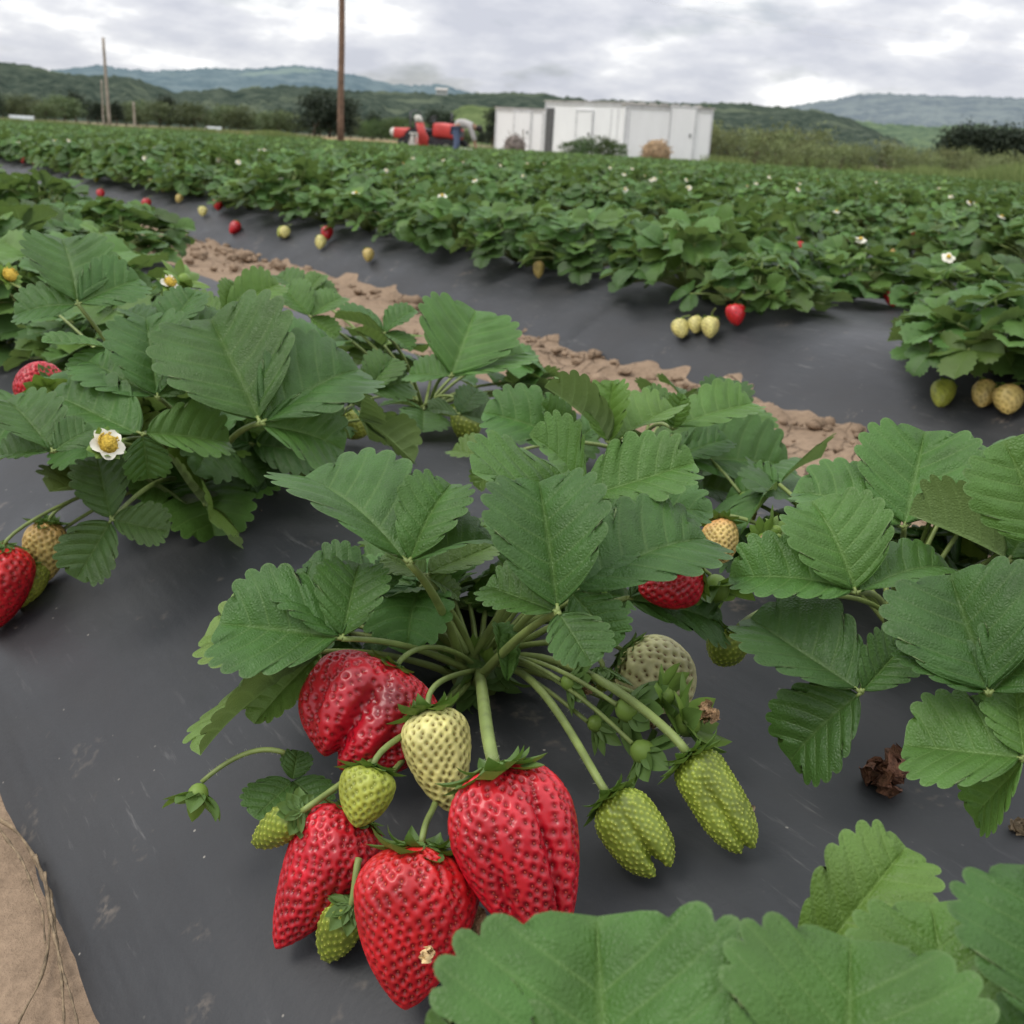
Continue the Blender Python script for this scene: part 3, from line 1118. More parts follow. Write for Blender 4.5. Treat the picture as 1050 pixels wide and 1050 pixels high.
main.leaf((520, 700, .035), [(510, 640, .06, .35, .9, .3), (522, 650, .06, .3, .9)], k=.8, tint=(.5, .12, 0), stalk=False, label='young folded leaf unfurling beside the crown')
main.filler(17, .03, .11, .02, .075, .058, 31, az=(-.5, 2.5))
# crown with its leaf bases and bracts
ca = Acc()
ellipsoid(ca, CX+np.array([0, 0, .004]), (.016, .016, .014), 14, 9, nz=.3, col=(.5, .3, .25))
for k in range(34):
    th = rng.uniform(0, 6.28)
    R = frame_from(unit(np.array([math.cos(th)*.7, math.sin(th)*.7, .9])))
    sepal(ca, CX+np.array([math.cos(th)*.013, math.sin(th)*.013, rng.uniform(.006, .018)]), R, rng.uniform(0, 6.28), .003, rng.uniform(.022, .042), rng.uniform(.009, .016), rng.uniform(.5, 1.1), (rng.uniform(.45, .8), rng.uniform(.1, .4), .05))
ca.obj('plant_base', M['sepal'], main.root, origin=CX)

LOG_B = True
S1 = CX+np.array([0, 0, .012])
main.berry('strawberry', (406, 684, .050), (344, 786, .004), .064, 'wide dark red berry with a cleft tip and bruised face', S1, sepal_len=.020, pal='dark', nseed=660, res=(210, 190), pit=.0010, flat=(1.28, .80), notches=((.10, .10, .12), (-.62, .12, .06)), grooves=((1.55, .18, .26, .05), (.75, .22, .13, .15), (2.45, .22, .14, .05), (-1.5, .3, .2, .05)), blunt=3.2, bruise=(.30, 1.75, .20), shoulder=.34, spin=-.1)
main.berry('strawberry', (368, 836, None), (283, 972, None), .050, 'long slim red berry lying behind the front one', S1, pal='red', nseed=480, res=(210, 160), pit=.0009, blunt=1.35, sepal_len=.020, shoulder=.24, bow=-.02, grooves=((2.0, .3, .08, .2),))
main.berry('strawberry', (432, 868, None), (411, 1034, None), .056, 'bright red cone shaped berry lowest in the cluster', on_z(452, 800, .004), pal='bright', nseed=540, res=(220, 190), pit=.0009, blunt=1.5, sepal_len=.023, reflex=.8, bow=-.12, shoulder=.27, tipskew=-.03)
main.berry('strawberry', (508, 788, None), (568, 984, None), .060, 'deep red berry with a long groove down its side', S1, pal='red', nseed=640, res=(230, 200), pit=.0009, flat=(1.0, .82), grooves=((2.15, .17, .30, .0), (1.2, .5, .06, .2)), notches=((.42, .10, .05),), blunt=1.6, sepal_len=.026, reflex=.7, bow=.02, shoulder=.33, sth=.0032, hair=160)
main.berry('unripe_strawberry', (440, 728, .048), (462, 832, .005), .036, 'pale yellow unripe berry between the red ones', S1, pal='cream', nseed=260, res=(150, 120), pit=.0008, blunt=1.7, reflex=.9, sepal_len=.022, bow=.05)
main.berry('unripe_strawberry', (382, 787, .040), (366, 848, .018), .028, 'small green berry resting on the slim red berry', S1, pal='green', nseed=170, res=(120, 100), pit=.0007, blunt=2.0, sepal_len=.016, bow=-.1)
main.berry('unripe_strawberry', (308, 833, .012), (260, 866, -.022), .019, 'small green berry at the left of the cluster', S1, bow=-.05, pal='lime', nseed=150, res=(110, 90), pit=.0006, blunt=1.9, sepal_len=.014, bumps=True)
main.berry('unripe_strawberry', (359, 930, -.020), (333, 985, -.055), .021, 'tiny green berry tucked under the red ones', on_z(368, 880, 0), pal='lime', nseed=150, res=(110, 90), pit=.0006, blunt=2.0, sepal_len=.014, reflex=.1, bumps=True)
main.berry('unripe_strawberry', (624, 816, None), (683, 896, None), .0265, 'knobbly green berry with two lobes', CX+np.array([.012, -.004, .012]), pal='lime', nseed=460, res=(180, 160), pit=.0006, flat=(1.15, .8), notches=((.05, .20, .24),), blunt=3.4, sepal_len=.019, reflex=.6, bumps=True, sth=.0022, hair=90)
main.berry('unripe_strawberry', (706, 774, None), (770, 874, None), .0255, 'long blunt green berry lying on the film', CX+np.array([.014, .002, .014]), pal='lime', nseed=640, res=(210, 160), pit=.0006, flat=(1.1, .85), notches=((.1, .16, .08),), grooves=((1.35, .25, .14, .15),), blunt=4.5, sepal_len=.019, reflex=.6, bumps=True, sth=.0024, hair=120, shoulder=.2)
main.berry('unripe_strawberry', (640, 668, .030), (706, 722, .0), .050, 'whitish unripe berry in the shade behind the stalks', CX+np.array([.01, .01, .01]), pal='white', nseed=230, res=(120, 110), pit=.0009, blunt=2.6, shoulder=.4)
main.berry('strawberry', (714, 584, .104), (656, 606, .094), .036, 'red berry half hidden under the leaves', CX+np.array([.01, .015, .01]), pal='dark', nseed=240, res=(110, 100), pit=.0008, flat=(1, 1), blunt=2.2)
main.berry('unripe_strawberry', (618, 688, .048), (616, 710, .036), .015, 'tiny green berry among wide sepals', CX+np.array([.01, .004, .016]), pal='lime', nseed=100, res=(70, 60), pit=.0005, blunt=2.2, sepal_len=.018, reflex=.1, bumps=True, hair=60)
SC0 = CX+np.array([.008, .0, .014])
main.bud((645, 728, .045), (.55, -.2, -.3), .022, 'closed green bud with a brown dried tip', SC0, withered=True)
main.bud((705, 742, .040), (.5, -.5, .5), .022, 'spent flower with bright green sepals', SC0, withered=True)
main.bud((612, 742, .024), (.6, -.2, -.2), .016, 'small green bud close to the film', SC0)
main.bud((660, 772, .030), (.5, -.5, -.5), .021, 'green sepals of a spent flower over the long berry', SC0)
main.bud((585, 700, .045), (.6, -.3, -.2), .016, 'small green bud nearest the crown', SC0, withered=True)
main.bud((680, 715, .05), (.4, -.5, .3), .018, 'pale bud lying over the whitish berry', SC0)
main.bud((203, 815, -.004), (-.5, -.55, -.75), .017, 'pale nodding bud on a long stalk over the bare film', on_z(292, 772, .012), bow=.05)
main.bud((735, 603, .085), (-.1, -.7, -.55), .024, 'pale green nodding bud above the whitish berry', CX+np.array([.01, .01, .012]), bow=.5)
# white crumb of petal stuck to the front berry
pa = Acc()
pc = on_depth(438, 978, float((on_bed(411, 1034, .017)-CAM) @ FW)-.020)
crumple(pa, pc, .0085, 3)
# ------------------------------------------------------------------ plant at the right
RXc = on_z(915, 655, 0.0)
right = Plant('strawberry_plant', 'broad leaved strawberry plant beside the shrivelled brown flower', RXc)
right.leaf((927, 541, .125), [(816, 505, .135, .75, .3, .2), (948, 444, .175, .95, .35), (1028, 474, .15, .75, .4, -.2)], k=.4, hair=30, tint=(.53, .04, 0))
right.leaf((878, 608, .115), [(834, 516, .155, .92, .3), (751, 590, .115, .55, .4), (972, 582, .125, .62, .2)], k=.42, hair=60, tint=(.54, .03, 0))
right.leaf((883, 710, .075), [(772, 636, .085, .78, .25), (812, 778, .03, .82, .2), (926, 662, .085, .72, .5)], k=.5, hair=40, tint=(.41, 0, 0))
right.leaf((1014, 712, .10), [(975, 592, .14, .95, .25), (925, 655, .10, .55, .5), (1085, 640, .13, .8)], k=.5, tint=(.42, 0, 0))
right.leaf((1050, 778, .075), [(930, 764, .065, .92, .25, .1), (1000, 838, .03, .75, .3), (1040, 700, .10, .7)], k=.42, tint=(.54, .12, .0))
right.leaf((1034, 575, .135), [(935, 528, .145, .75, .7, .8), (1080, 500, .17, .8), (1110, 590, .13, .8)], k=.1, tint=(.52, .1, 0), hair=30)
right.leaf((1075, 560, .15), [(1030, 455, .20, .9), (1140, 520, .17, .9), (1110, 620, .14, .9)], k=.4, tint=(.5, .0, 0))
right.filler(18, .03, .14, .02, .10, .07, 33, az=(-1.2, 2.2))
RS = RXc+np.array([0, 0, .015])
right.berry('unripe_strawberry', (737, 535, .070), (742, 577, .045), .027, 'yellow berry with a pink shoulder behind the leaves', RS, pal='blush', nseed=190, res=(110, 90), pit=.0007, blunt=2.0, sepal_len=.017, reflex=.8)
right.berry('unripe_strawberry', (757, 515, .065), (772, 535, .05), .022, 'yellowish berry next to the pink shouldered one', RS, pal='tan', nseed=150, res=(90, 80), pit=.0006, blunt=2.2)
right.berry('unripe_strawberry', (753, 648, .058), (735, 682, .038), .026, 'green berry capped with a dried brown petal', RS, pal='lime', nseed=180, res=(100, 90), pit=.0006, blunt=2.4, bumps=True, sepal_len=.017, reflex=.5, hair=60)
right.bud((795, 545, .10), (.3, -.5, .5), .013, 'green bud with upright sepals', RS)
right.bud((782, 552, .10), (-.3, -.5, .3), .011, 'small bud with a dry brown edge', RS, withered=True)
# ------------------------------------------------------------------ blurred plant close to the lens
FXc = np.array([0.30, 0.135, 0.0])
front = Plant('strawberry_plant', 'strawberry plant whose large blurred leaves fill the bottom edge', FXc)
front.leaf((625, 1190, .085), [(612, 946, .095, 1.20, .25), (420, 1130, .08, .9), (760, 1160, .08, .9)], k=.5, tint=(.50, .02, 0))
front.leaf((860, 1190, .095), [(872, 968, .10, 1.05, .25), (740, 1080, .09, .8), (1000, 1150, .09, .9)], k=.5, tint=(.48, .0, 0))
front.leaf((815, 1010, .07), [(926, 872, .09, .48, .45, .3), (760, 1060, .05, .7), (900, 1080, .05, .7)], k=.3, tint=(.60, .35, 0))
front.leaf((985, 1110, .085), [(955, 930, .10, .9, .2), (860, 1010, .08, .7), (1100, 1050, .09, .8)], k=.5, tint=(.56, .20, 0))
front.leaf((1120, 1080, .11), [(1052, 892, .13, .9), (1010, 1060, .10, .75), (1200, 980, .12, .9)], k=.5, tint=(.50, .0, 0))
front.filler(5, .03, .07, .02, .05, .05, 35)
# ------------------------------------------------------------------ plants at the left
LXc = on_z(205, 505, 0.0)
left = Plant('strawberry_plant', 'bushy strawberry plant with a small white flower', LXc)
left.leaf((267, 434, .13), [(217, 329, .185, .95, .3), (366, 381, .16, .85, .3), (350, 462, .105, .85, .25)], k=.45, tint=(.46, 0, 0), hair=30, th=.0026)
left.leaf((162, 408, .14), [(150, 328, .18, .80, .35), (93, 372, .155, .75, .3), (200, 385, .15, .6)], k=.45, tint=(.47, 0, 0))
left.leaf((146, 445, .12), [(55, 408, .13, .68, .3), (152, 490, .085, .82, .2), (233, 452, .105, .62, .3)], k=.5, tint=(.48, .02, 0))
left.leaf((80, 312, .19), [(64, 245, .23, 1.0, .25), (142, 287, .20, .8, .3), (16, 322, .18, .8)], k=.5, tint=(.46, 0, 0))
left.leaf((55, 463, .115), [(8, 412, .13, .85, .3), (-5, 474, .10, .55, .5), (95, 440, .11, .8)], k=.45, tint=(.42, 0, 0))
left.leaf((114, 533, .055), [(80, 592, .015, .82, .25), (172, 545, .045, .75, .25), (100, 470, .08, .7)], k=.5, tint=(.40, 0, .06))
left.leaf((258, 455, .07), [(205, 440, .08, .7), (275, 500, .03, .7), (330, 470, .06, .7)], k=.5, tint=(.36, 0, 0))
left.leaf((110, 356, .165), [(44, 350, .17, .5), (130, 330, .18, .5), (75, 385, .15, .5)], k=.3, tint=(.5, 0, 0))
left.leaf((232, 322, .15), [(285, 292, .17, .55, .6, .5), (188, 306, .16, .5, .5), (240, 290, .18, .7)], k=.2, tint=(.56, .28, 0))
left.leaf((170, 340, .16), [(200, 300, .18, .8), (130, 318, .17, .6), (235, 330, .16, .6)], k=.35, tint=(.48, 0, 0))
left.filler(26, .04, .16, .02, .11, .078, 37)
LS = LXc+np.array([0, 0, .015])
left.berry('strawberry', (4, 560, -.01), (-14, 648, None), .060, 'large red berry cut by the left edge', LS, pal='bright', nseed=330, res=(130, 120), pit=.001, blunt=2.2)
left.berry('unripe_strawberry', (50, 535, .0), (42, 600, None), .038, 'tan unripe berry beside the large red one', LS, pal='tan', nseed=200, res=(110, 100), pit=.0009, blunt=1.8, reflex=.7)
left.berry('unripe_strawberry', (36, 572, -.03), (20, 624, None), .032, 'green berry below the tan one', LS, pal='green', nseed=180, res=(100, 90), pit=.0008, blunt=2.0)
left.berry('strawberry', (52, 392, .10), (22, 400, .085), .045, 'red berry showing between the upper leaves', LS, pal='red', nseed=260, res=(110, 100), pit=.001, blunt=2.2, reflex=.3, spin=.4)
left.bud((108, 458, .128), (.15, -.75, .6), .0125, 'small white flower with a big yellow centre', LS, petals=5, heart=True, name='flower')
left.bud((48, 402, .115), (-.2, -.6, -.2), .02, 'green bud in front of the red berry', LS)
left.bud((90, 400, .125), (.2, -.6, .4), .014, 'pinkish spent flower among the leaves', LS, withered=True)
left.bud((8, 285, .16), (.2, -.6, .5), .015, 'yellow flower centre at the left edge', LS, heart=True, name='flower')
left.bud((172, 292, .175), (.2, -.5, .5), .012, 'tiny flower with white petals half open', LS, petals=3, heart=True, name='flower')
left.bud((188, 288, .175), (.3, -.4, .7), .024, 'green star of sepals after petal fall', LS)

PXc = on_z(435, 425, 0.0)
mid = Plant('strawberry_plant', 'strawberry plant with rounded leaves beside the bare tan furrow', PXc)
mid.leaf((394, 342, .135), [(344, 326, .15, .8, .5, .3), (425, 318, .16, .7), (420, 360, .12, .7)], k=.25, tint=(.5, .02, 0))
mid.leaf((462, 386, .115), [(487, 320, .165, 1.15, .25), (420, 384, .105, .8), (536, 362, .12, .75, .4, -.3)], k=.5, tint=(.55, .06, 0), hair=20)
mid.leaf((378, 402, .085), [(402, 368, .11, .8), (358, 412, .065, .8), (420, 392, .085, .8)], k=.5, tint=(.5, .05, .03))
mid.leaf((318, 325, .14), [(290, 297, .165, .8), (350, 305, .155, .8), (345, 345, .12, .7)], k=.4, tint=(.54, .12, 0))
mid.leaf((315, 300, .14), [(285, 283, .15, .8), (330, 282, .16, .8), (345, 300, .14, .8)], k=.35, tint=(.52, .1, 0))
mid.leaf((470, 425, .05), [(520, 440, .03, .8), (490, 400, .07, .8), (440, 420, .06, .8)], k=.3, tint=(.36, 0, 0))
mid.filler(12, .04, .14, .02, .09, .068, 41)
MS = PXc+np.array([0, 0, .012])
mid.berry('unripe_strawberry', (476, 418, .035), (482, 452, .005), .038, 'yellow green berry standing on the film', MS, pal='lime', nseed=150, res=(80, 70), pit=.0007, blunt=2.6, bumps=True)
mid.berry('unripe_strawberry', (352, 428, .03), (376, 446, .012), .034, 'green berry poking out under a large leaf', MS, pal='green', nseed=150, res=(80, 70), pit=.0007, blunt=2.4)

QXc = on_z(655, 478, 0.0)
back = Plant('strawberry_plant', 'strawberry plant with cupped leaves right behind the berry cluster', QXc)
back.leaf((590, 455, .10), [(498, 424, .12, .62, .3), (555, 415, .135, .6), (625, 430, .12, .7)], k=.45, tint=(.48, 0, 0))
back.leaf((625, 455, .12), [(560, 398, .16, .7, .6, .5), (628, 392, .165, .62, .7, -.4), (690, 420, .14, .7, .6)], k=.0, tint=(.58, .28, 0))
back.leaf((690, 440, .12), [(770, 412, .135, .55, .35), (700, 405, .15, .6), (660, 400, .15, .6)], k=.25, tint=(.53, .12, 0))
back.leaf((690, 470, .085), [(806, 476, .07, .62, .3), (745, 450, .10, .7), (720, 500, .05, .7)], k=.4, tint=(.47, 0, 0))
back.leaf((700, 495, .05), [(772, 512, .035, .7), (740, 470, .06, .6), (690, 520, .03, .6)], k=.4, tint=(.34, 0, 0))
back.leaf((510, 470, .05), [(465, 462, .03, .7), (490, 500, .02, .7), (540, 480, .05, .7)], k=.3, tint=(.56, .2, .1))
back.filler(9, .03, .10, .02, .085, .066, 43)
back.bud((765, 512, .07), (.3, -.5, -.5), .018, 'pale bud against the tan soil', QXc+np.array([0, 0, .012]))

# spent bits lying on the film
def litter(name, label, cat, px, py, s_, mat, n=2, up=.3):
    x, y, _ = on_z(px, py, -.0)
    z = bed_z(x, y)
    p = on_z(px, py, z+.002)
    z = bed_z(p[0], p[1])
    p = on_z(px, py, z+s_*up)
    a = Acc(); crumple(a, p, s_, n)
    o = a.obj(name, mat, origin=p); o.location = p
    return tag(o, label, cat)


litter('withered_flower', 'shrivelled russet flower lying on the film below the right plant', 'dead flower', 903, 790, .026, M['dryred'], 5, .35)
litter('dry_petal', 'pale dried petal on the film beside the long green berry', 'dry petal', 767, 831, .009, M['straw'], 2, .3)
litter('dry_petal', 'dried scrap on the film at the right edge of the photo', 'dry petal', 1045, 846, .010, M['straw'], 2, .3)
litter('leaf_scrap', 'crumpled brown leaf scrap under the front berries', 'dead leaf', 480, 975, .028, M['dry'], 3, .15)
litter('leaf_scrap', 'flat dry scrap on the film left of the crown leaves', 'dead leaf', 268, 528, .012, M['straw'], 1, .1)
pp = on_z(438, 978, .012)
o = pa.obj('dry_petal', M['cream_bit'], origin=pc); o.location = pc
tag(o, 'cream petal crumb stuck on the lowest red berry', 'dry petal')

# dry strands along the foot of the near bed
for k, (pts, lab) in enumerate((
        ([(-5, 838), (22, 858), (40, 884), (50, 920), (52, 960), (40, 1010), (20, 1050), (0, 1085)], 'dry straw strand arching across the soil corner'),
        ([(-6, 846), (15, 868), (32, 905), (44, 935), (46, 965)], 'short dry straw strand ending on the film edge'),
        ([(36, 880), (52, 915), (58, 965), (64, 1010), (66, 1060)], 'thin dry straw strand running down along the film edge'),
        ([(46, 895), (54, 955), (66, 1000), (80, 1050), (86, 1090)], 'outermost dry straw strand on the black film edge'))):
    P = np.array([on_z(px, py, FZ+.012+.004*(k % 2)) for px, py in pts])
    t = np.linspace(0, 1, len(P)); tt = np.linspace(0, 1, 40)
    Q = np.stack([np.interp(tt, t, P[:, j]) for j in range(3)], 1)
    for _ in range(6):
        Q[1:-1] = (Q[:-2]+2*Q[1:-1]+Q[2:])/4
    Q[:, 2] += .002*np.sin(tt*17+k)
    a = Acc(); tube(a, Q, np.linspace(.0014, .0006, 40)*(1+.35*np.sin(tt*(31+9*k)+k))*(.8 if k % 2 else 1), 6)
    o = a.obj('dry_strand', M['straw'], origin=Q[0]); o.location = Q[0]
    tag(o, lab, 'straw', 'dry strands at the soil corner')

# ------------------------------------------------------------------ repeated plants
def generic(seed, n, hgt, size, q, far=False, fruit=0):
    """plant mesh at the origin: returns foliage Acc"""
    r = np.random.default_rng(seed)
    a = Acc()
    for i in range(n):
        azv = i*2.39996+r.uniform(-.4, .4)
        f = (i+.5)/n
        rr = (.035+.155*math.sqrt(f))*r.uniform(.85, 1.15)
        z = hgt*(1.0-.80*f**1.3)*r.uniform(.75, 1.15)
        J = np.array([math.cos(azv)*rr*.8, math.sin(azv)*rr*.8, max(.02, z)])
        out = np.array([math.cos(azv), math.sin(azv), 0])
        d = unit(out+np.array([0, 0, r.uniform(-.45, .35)]))
        nn = unit(np.array([0, 0, 1.0])+out*r.uniform(-.1, .75)+.3*r.normal(size=3))
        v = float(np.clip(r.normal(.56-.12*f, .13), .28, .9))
        yl = float(np.clip(r.normal(.06, .18), 0, .7))
        tri_leaf(a, J, d, nn, size*r.uniform(.75, 1.15), r, *q, col=(v, yl, 0.0), quilt=.0012 if not far else .002, cup=r.uniform(-.1, .3))
        P = bez((0, 0, 0), J*.5+np.array([0, 0, .03]), J, 5)
        tube(a, P, .0022, 4, mat=1)
        if far is False and i % 3 == 0:
            pass
    return a


def small_berry(pal, L, W, seed, red):
    r = np.random.default_rng(seed)
    a = berry_mesh(L, W, pal, nseed=90, res=(30, 28), pit=.0008, blunt=2.0, r=r)
    return a


MATS_P = [M['leaf_far'], M['stalk']]
protoN = [generic(100+k, 46, .125, .060, (7, 2, 4)).mesh('strawberry_foliage', MATS_P) for k in range(5)]
protoM = [generic(200+k, 44, .132, .060, (5, 1, 3), True).mesh('strawberry_foliage', MATS_P) for k in range(5)]

berry_lib = {}
def berry_proto(pal, L, W):
    key = (pal, L, W)
    if key not in berry_lib:
        a = small_berry(pal, L, W, len(berry_lib)+3, pal in ('red', 'bright'))
        red = pal in ('red', 'bright', 'dark')
        me = a.mesh('strawberry' if red else 'unripe_strawberry', [M['red'] if red else M['green'], M['seed']])
        c = Acc()
        for i in range(9):
            sepal(c, np.zeros(3), np.eye(3), i*.698+rng.uniform(-.2, .2), W*.16, W*.5*rng.uniform(.8, 1.2), W*.22, rng.uniform(.1, .7), (.5, .15, 0))
        P = bez((0, 0, 0), (0, 0, W*.3), (0, W*.7, W*.25), 6)
        st = Acc(); tube(st, P, .0014, 5)
        berry_lib[key] = (me, c.mesh('calyx', M['sepal']), st.mesh('fruit_stalk', M['stalk']))
    return berry_lib[key]


def add_berry(root, pos, zax, pal, L, W, label=None):
    """pos in world space (calyx end), zax up the stalk"""
    bm_, cm_, sm_ = berry_proto(pal, L, W)
    red = pal in ('red', 'bright', 'dark')
    o = bpy.data.objects.new('strawberry' if red else 'unripe_strawberry', bm_)
    COL.objects.link(o); o.parent = root
    R = Matrix(frame_from(zax, rng.uniform(0, 6)).tolist()).to_4x4()
    R.translation = Vector(pos)
    o.matrix_local = root.matrix_basis.inverted() @ R
    if label: o['label'] = label
    for nm, me in (('calyx', cm_), ('fruit_stalk', sm_)):
        c = bpy.data.objects.new(nm, me); COL.objects.link(c); c.parent = o
    return o


flow_me = None
def add_flower(root, pos, look, s_=.016):
    global flow_me
    if flow_me is None:
        a = Acc()
        for i in range(5): petal(a, np.zeros(3), np.eye(3), i*2*math.pi/5, .016)
        b = Acc(); ellipsoid(b, (0, 0, .002), (.006, .006, .004), 10, 7)
        flow_me = (a.mesh('petals', M['petal']), b.mesh('flower_heart', M['pistil']))
    o = bpy.data.objects.new('flower', flow_me[0]); COL.objects.link(o); o.parent = root
    R = Matrix(frame_from(look).tolist()).to_4x4(); R.translation = Vector(pos)
    o.matrix_local = root.matrix_basis.inverted() @ R
    c = bpy.data.objects.new('flower_heart', flow_me[1]); COL.objects.link(c); c.parent = o
    return o


def visible(x, y, z=.08, mx=70, my=40):
    d = np.array([x, y, z])-CAM
    if d @ FW < .25: return False
    px, py, t = project((x, y, z))
    k = FPX*.2/t
    return -mx-k < px < 1050+mx+k and py < 1050+my+k and py > 40


# crown positions of every plant: two rows on each bed
rp = np.random.default_rng(77)
cand = []
hero_xy = [CX, RXc, FXc, LXc, PXc, QXc]
for i in sorted(bed_range):
    ys, ye = bed_range[i]
    for row, off in enumerate((.30, BW-.30)):
        if i == -1 and row == 0: continue
        y = ys+rp.uniform(0, .3)
        while y < ye:
            x = X0+i*PITCHX+off+rp.normal(0, .025)-(.09 if i == 0 and row == 1 and y < 3 else 0)
            yy = y+rp.normal(0, .03)
            y += rp.choice([.31, .34, .38]) if i else .36
            if i == 0:
                if min(math.hypot(x-h[0], yy-h[1]) for h in hero_xy) < .30: continue
                if yy < 0.95: continue
                if row == 1 and 1.25 < yy < 2.5: continue
            if i == -1 and yy < 2.0: continue
            if i == 1 and row == 0 and project((x, yy, .05))[0] > 885: continue
            if not in_field(x, yy) and i > 0: continue
            if not visible(x, yy): continue
            t = project((x, yy, .08))[2]
            cand.append((t, i, row, x, yy))
for fx_, fy_ in ((1022, 384), (1120, 384)):
    p_ = on_bed(fx_, fy_)
    cand.append((float((p_-CAM) @ FW), 1, 0, p_[0], p_[1]))
cand.sort()
print('PLANTS', len(cand))

ORD = ['nearest', 'second', 'third', 'fourth', 'fifth', 'sixth', 'seventh', 'eighth', 'ninth', 'tenth', 'eleventh', 'twelfth', 'thirteenth', 'fourteenth', 'fifteenth', 'sixteenth', 'seventeenth', 'eighteenth', 'nineteenth', 'twentieth']
count_row = {}
front_row = []
for k, (t, i, row, x, y) in enumerate(cand[:290]):
    key = (i, row)
    nth = count_row.get(key, 0); count_row[key] = nth+1
    z = bed_z(x, y)
    near = t < 4.5
    rz = rp.uniform(0, 6.283)
    s_ = rp.uniform(.82, 1.3)
    lab, grp = None, 'strawberry plants in the rows'
    if i == 1 and row == 0 and nth < 20:
        lab = f'strawberry plant, {ORD[nth]} along the near edge of the second bed'
        if nth == 0: lab = 'strawberry plant nearest along the near edge of the second bed'
    elif i == 0 and nth < 9:
        lab = f'strawberry plant beyond the flowering one, {ORD[nth]} in the {"near" if row == 0 else "furrow side"} row of the first bed'
    else:
        bn = {-1: 'bed at the left', 0: 'first bed', 1: 'second bed', 2: 'third bed', 3: 'fourth bed', 4: 'fifth bed'}.get(i, 'beds beyond the fifth')
        lab = f'leafy strawberry plant massed in the rows of the {bn}'
        grp = f'strawberry plants of the {bn}'
    root = thing('strawberry_plant', lab, 'strawberry plant', (x, y, z), grp, rz)
    if i == 0 and row == 1 and t < 6: s_ *= .84
    root.scale = (s_, s_, s_*rp.uniform(.9, 1.1)*((.62 if y < 3 else .95) if i == 0 and row == 1 else .85 if i == 0 else 1.0))
    bpy.context.view_layer.update() if k == 0 else None
    o = bpy.data.objects.new('foliage', (protoN if near else protoM)[k % 5]); COL.objects.link(o); o.parent = root
    if i == 1 and row == 0: front_row.append((root, np.array([x, y, z])))
    # a few berries and flowers at the visible side
    if t < 9 and not (i == 1 and row == 0 and t < 4.2):
        for q in range(rp.integers(0, 3)):
            th = math.atan2(-y, -x)+rp.normal(0, .5)
            rr = rp.uniform(.13, .2)
            px_, py_ = x+math.cos(th)*rr, y+math.sin(th)*rr
            pal = rp.choice(['bright', 'green', 'cream', 'tan', 'bright'])
            L = .045
            add_berry(root, (px_, py_, bed_z(px_, py_)+.045), unit(np.array([-math.cos(th)*.5, -math.sin(th)*.5, .8])), str(pal), .046, .036)
    if t < 14 and i != 0 and rp.random() < .40:
        th = rp.uniform(0, 6.28)
        add_flower(root, (x+math.cos(th)*.07, y+math.sin(th)*.07, z+rp.uniform(.13, .19)*(.6 if i == 0 else 1)), (rp.normal(0, .4), -.5+rp.normal(0, .4), .8))
    if 9 <= t < 16 and rp.random() < .18:
        th = math.atan2(-y, -x)
        add_berry(root, (x+math.cos(th)*.15, y+math.sin(th)*.15, z+.08), (0, 0, 1), 'bright', .046, .036)

# fruit the photo shows along the second bed
FR = [(697, 332, 700, 347, 'cream', .05, .04, 'pale berry, outermost of the three beside the pink one'), (714, 327, 713, 342, 'cream', .045, .034, 'pale berry in the middle of the trio'),
      (729, 322, 728, 347, 'cream', .052, .042, 'pale berry touching the pink one'), (753, 310, 756, 334, 'bright', .052, .046, 'pinkish red berry on the bare film'),
      (553, 264, 552, 285, 'tan', .05, .034, 'yellow berry hanging over the film'), (970, 392, 962, 418, 'green', .06, .042, 'green pointed berry'),
      (1012, 392, 1006, 418, 'tan', .055, .042, 'tan berry on the film'), (1034, 398, 1033, 425, 'tan', .055, .05, 'round yellow berry on the film'),
      (246, 226, 236, 239, 'bright', .06, .048, None), (224, 202, 224, 216, 'bright', .06, .05, None), (208, 212, 208, 222, 'cream', .05, .04, None),
      (150, 203, 150, 214, 'bright', .055, .05, None), (103, 193, 103, 203, 'bright', .055, .045, None), (336, 233, 334, 246, 'bright', .055, .045, None), (329, 244, 328, 255, 'cream', .055, .042, None),
      (293, 232, 291, 244, 'cream', .05, .04, None), (935, 305, 945, 318, 'blush', .05, .042, None), (378, 258, 377, 268, 'tan', .05, .04, None), (290, 236, 286, 243, 'green', .05, .04, None), (835, 262, 838, 272, 'green', .05, .04, None)]
for bx, by, tx, ty, pal, L, W, lab in FR:
    # rest it on the film: the height where the tip's sight line meets the bed
    E = on_bed(tx, ty, W*.42)
    B = on_depth(bx, by, (E-CAM) @ FW+L*.40)
    B[2] = max(B[2], bed_z(B[0])+W*.45)
    d = unit(B-E)
    if not front_row: break
    root = min(front_row, key=lambda q: np.linalg.norm(q[1]-E))[0]
    add_berry(root, E+d*L, d, pal, L, W, lab)

